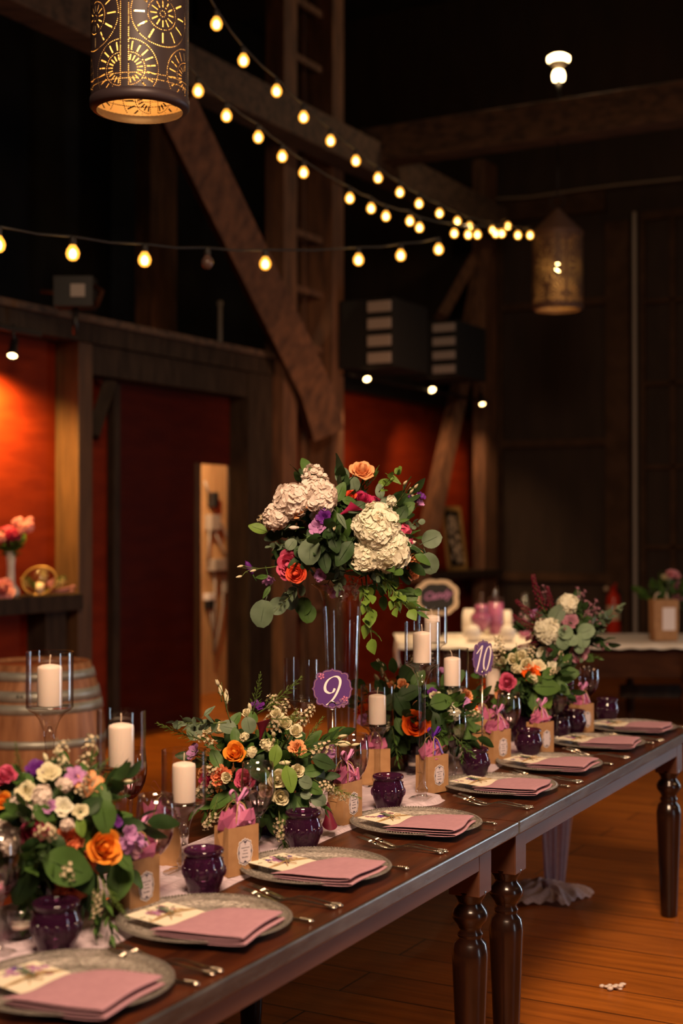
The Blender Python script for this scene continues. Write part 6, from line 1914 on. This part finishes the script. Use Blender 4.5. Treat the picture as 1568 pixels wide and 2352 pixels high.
for (u0, v0, u1, v1, k) in ((900, 1670, 915, 1745, 'ruscus'), (1040, 1690, 1085, 1725, 'ruscus'), (890, 1560, 868, 1520, 'buds'), (1060, 1700, 1058, 1745, 'ruscus')):
    aimed(T, k, u0, v0, 4.78, u1, v1, 4.74, int(u0))

# ---- low arrangement 4
c = pt(1208, 1566, 5.62); base = Vector((c.x, c.y, .764))
b4 = [('carnation', 'hot_orange', 1220, 1542, 46, {}), ('rose', 'cream', 1178, 1512, 32, {}), ('rose', 'cream', 1196, 1504, 30, {}), ('rose', 'cream', 1209, 1524, 32, {}), ('lisi', 'cream', 1238, 1527, 32, {}), ('garden', 'pink', 1163, 1566, 42, {}), ('lisi', 'white', 1272, 1530, 32, {}), ('tightrose', 'cream', 1153, 1518, 24, {}), ('carnation', 'hot_orange', 1106, 1572, 30, {}), ('cluster', 'cream', 1222, 1558, 30, {}), ('cluster', 'cream', 1186, 1535, 26, {}), ('bud', 'cream', 1321, 1546, 24, {}), ('carnation', 'peach', 1145, 1592, 28, {}), ('rose', 'cream', 1200, 1560, 40, {'dir': (0, 1, .3)})]
l4 = [('wide', 'mid', 1255, 1576, 70, 10, 1.05), ('wide', 'bright', 1250, 1600, 60, -60, 1.0), ('wide', 'mid', 1295, 1550, 66, 10, 1.0), ('oval', 'mid', 1200, 1585, 50, -60), ('wide', 'mid', 1225, 1600, 60, -90), ('oval', 'dark', 1180, 1600, 50, -80), ('oval', 'mid', 1262, 1545, 44, 40), ('oval', 'mid', 1290, 1580, 44, -40)]
T, sf = arrangement('flower_arrangement', 'fourth low flower arrangement with small cream roses, right of the number 10 sign', c, (.165, .16, .145), base, b4, l4,
 [('salal', 10, .09, .13, 0), ('salald', 8, .10, .14, 0), ('wax', 8, .09, .14, .4), ('fine', 4, .10, .14, .4)], 505, bowl_vase, 130)
for (u0, v0, u1, v1, k) in ((1160, 1530, 1140, 1465, 'wax'), (1150, 1530, 1120, 1490, 'wax'), (1190, 1540, 1180, 1480, 'fine')):
    aimed(T, k, u0, v0, 5.5, u1, v1, 5.48, int(u0))

# ---- arrangement 5, mauve and eucalyptus
c = pt(1290, 1452, 6.05); base = Vector((c.x + .0, c.y, .764))
b5 = [('smallhyd', 'white', 1257, 1448, 56, {'lab': 'white carnation'}), ('smallhyd', 'white', 1304, 1385, 48, {}), ('rose', 'white', 1247, 1499, 34, {}), ('garden', 'mauve', 1262, 1504, 36, {}), ('garden', 'mauve', 1330, 1499, 44, {}), ('lisi', 'mauve', 1312, 1425, 36, {}), ('lisi', 'lilac', 1225, 1408, 24, {}), ('rose', 'mauve', 1290, 1440, 44, {'dir': (0, 1, .3)})]
l5 = [('wide', 'euc', 1279, 1412, 56, 60), ('round', 'euc2', 1299, 1452, 36, 20, 1.1), ('round', 'euc2', 1292, 1475, 34, -90, 1.1), ('round', 'euc2', 1312, 1470, 32, -10, 1.1), ('round', 'euc2', 1345, 1450, 40, 20, 1.1), ('round', 'euc2', 1338, 1470, 36, -80, 1.1), ('round', 'euc2', 1330, 1488, 26, -80, 1.1), ('oval', 'mid', 1366, 1448, 36, 30), ('oval', 'dark', 1240, 1420, 40, 100), ('oval', 'dark', 1270, 1470, 50, -80), ('oval', 'dark', 1300, 1510, 50, -80), ('oval', 'mid', 1350, 1510, 34, -20)]
T, sf = arrangement('flower_arrangement', 'tall mauve arrangement with eucalyptus and burgundy plumes at the far table end', c, (.165, .16, .16), base, b5, l5,
 [('salald', 10, .10, .14, 0), ('euc', 8, .11, .16, .2), ('thistle', 9, .12, .17, .6), ('plume', 5, .12, .17, .3)], 606, dark_vase, 140)
for (u0, v0, u1, v1, k) in ((1260, 1420, 1208, 1335, 'plume'), (1265, 1410, 1262, 1345, 'plume'), (1260, 1430, 1180, 1400, 'plume'), (1250, 1450, 1175, 1432, 'plume'), (1245, 1480, 1190, 1478, 'plume'), (1340, 1450, 1425, 1398, 'euc'), (1330, 1460, 1400, 1425, 'euc'), (1340, 1470, 1385, 1450, 'euc'), (1300, 1420, 1345, 1385, 'thistle'), (1310, 1440, 1370, 1430, 'thistle'), (1250, 1400, 1250, 1350, 'thistle'), (1330, 1500, 1375, 1505, 'ruscus')):
    aimed(T, k, u0, v0, 5.95, u1, v1, 5.92, int(u0))

# ---- small flowers on the shelf at left
ys = wall(s_at(25, -.08), -.08).y
def shelf_p(u, off=-.06): return wall(s_at(u, off), off, zs + .001)
p = shelf_p(25)
T = thing('bud_vase', 'white milk glass vase of pink flowers on the left wall shelf', 'vase', p)
hv = (1368 - 1265) / F * p.y
mb = MB(); mb.lathe([(.001, 0), (.045, 0), (.06, .02), (.055, .05), (.028, .09), (.026, .2), (.036, hv), (.032, hv), (.022, .2), (.02, .09)], 24, mod=lambda a, z, r: 1 + .05 * math.sin(a * 6) * (z < .1)); mb.build('vase', M['white'], T)
for k, (u, v, w, col) in enumerate(((15, 1222, 40, 'pink'), (42, 1200, 34, 'lightpink'), (58, 1212, 44, 'lightpink'), (68, 1195, 22, 'lightpink'), (0, 1235, 44, 'lightpink'), (32, 1228, 44, 'magenta'), (28, 1244, 36, 'burgundy'))):
    q = pt(u, v, p.y - .03 * (k % 3)) - p
    inst('stock_flower', head('cluster', k), T, q, Vector((0, -.5, 1)).to_track_quat('Z', 'Y'), w * p.y / F / 2, PET[col])
for k in range(6):
    a = k * 1.05
    inst('leafy_sprig', sprig_data('salal', k), T, (0, 0, hv - .04), Vector((.7 * math.cos(a), .5 * math.sin(a), 1)).to_track_quat('Z', 'Y'), .14)
mb = MB()
for k in range(6): mb.tube([(0, 0, hv - .1), (.05 * (k - 2.5) * .8, -.01 * k, hv + .12)], .004, 5)
mb.build('stem', LEAF['bright'], T)
p = shelf_p(6, .0)
o = inst('garden_rose', head('garden', 0), None, (p.x, p.y, p.z + .062), Vector((.2, -1, .35)).to_track_quat('Z', 'Y'), .085, PET['lightpink'])
tag(o, 'pale pink rose lying on the shelf at the left picture edge', 'flower')
p = shelf_p(92, -.03)
T = thing('heart_terrarium', 'clear glass globe with gold rim, candle and greenery on the shelf', 'candle holder', p)
R_ = 34 / F * p.y
mb = MB(); mb.tube([(R_ * 1.15 * math.cos(a), -.02, R_ * .95 + R_ * .95 * math.sin(a) + .004 + .012 * math.cos(a)) for a in [k * PI / 14 for k in range(29)]], .007, 6, caps=False); mb.build('gold_rim', M['gold'], T)
mb = MB(); mb.ball((0, .02, R_ * 1.0), R_ * .98, 24, 14); mb.build('glass_globe', M['glass'], T)
mb = MB(); mb.lathe([(.001, .01), (.028, .01), (.028, .085), (.001, .09)], 20); mb.build('candle', M['candle'], T)
for k in range(8):
    a = k * .8
    inst('leafy_sprig', sprig_data('ruscus' if k % 2 else 'wax', k), T, (0.02 * math.cos(a), .05, .02), Vector((.8 * math.cos(a), .4, .5 + .4 * math.sin(a) ** 2)).to_track_quat('Z', 'Y'), .16)
p = shelf_p(122, .0)
T = thing('loose_flowers', 'pink tulip petal and loose lilac stems lying at the right end of the shelf', 'flowers', p)
o = inst('petal', head('calla', 0), T, (-.01, 0, .055), Vector((0, -.3, 1)).to_track_quat('Z', 'Y'), .045, PET['lightpink'])
for k, (dx, dz) in enumerate(((.13, .055), (.12, .025))):
    a = Vector((0.0, -.0, .02)); b = Vector((dx, .05, dz))
    mb = MB(); mb.tube([a, (a + b) / 2, b], [.006, .010, .006], 6); mb.ball(b, .014, 8, 6, sc=(1.6, 1, .8)); mb.build('bloom_stem', PET['mauve'], T)

# ---- flowers at the right end of the side table, behind the paper bag
Yv = 11.05
p = Vector(((1538 - 784) / F * Yv, Yv, .762))
T = thing('side_bouquet', 'small pink bouquet behind the tall kraft paper bag at the right edge', 'flower arrangement', p)
mb = MB(); mb.lathe([(.001, 0), (.05, 0), (.06, .1), (.05, .25), (.06, .30), (.055, .30), (.045, .25)], 24); mb.build('vase', M['white'], T)
for k, (u, v, w, col) in enumerate(((1545, 1318, 36, 'lightpink'), (1562, 1345, 34, 'mauve'), (1528, 1325, 22, 'cream'), (1556, 1370, 30, 'mauve'))):
    inst('rose', head('garden', k), T, pt(u, v, Yv - .1) - p, Vector((.1, -.6, 1)).to_track_quat('Z', 'Y'), w * Yv / F / 2, PET[col], col + ' rose')
for k in range(12):
    a = k * .55
    inst('leafy_sprig', sprig_data('salal' if k % 2 else 'euc', k), T, (0, 0, .22), Vector((.9 * math.cos(a), .6 * math.sin(a) - .2, .9 + .3 * math.sin(k))).to_track_quat('Z', 'Y'), .23)
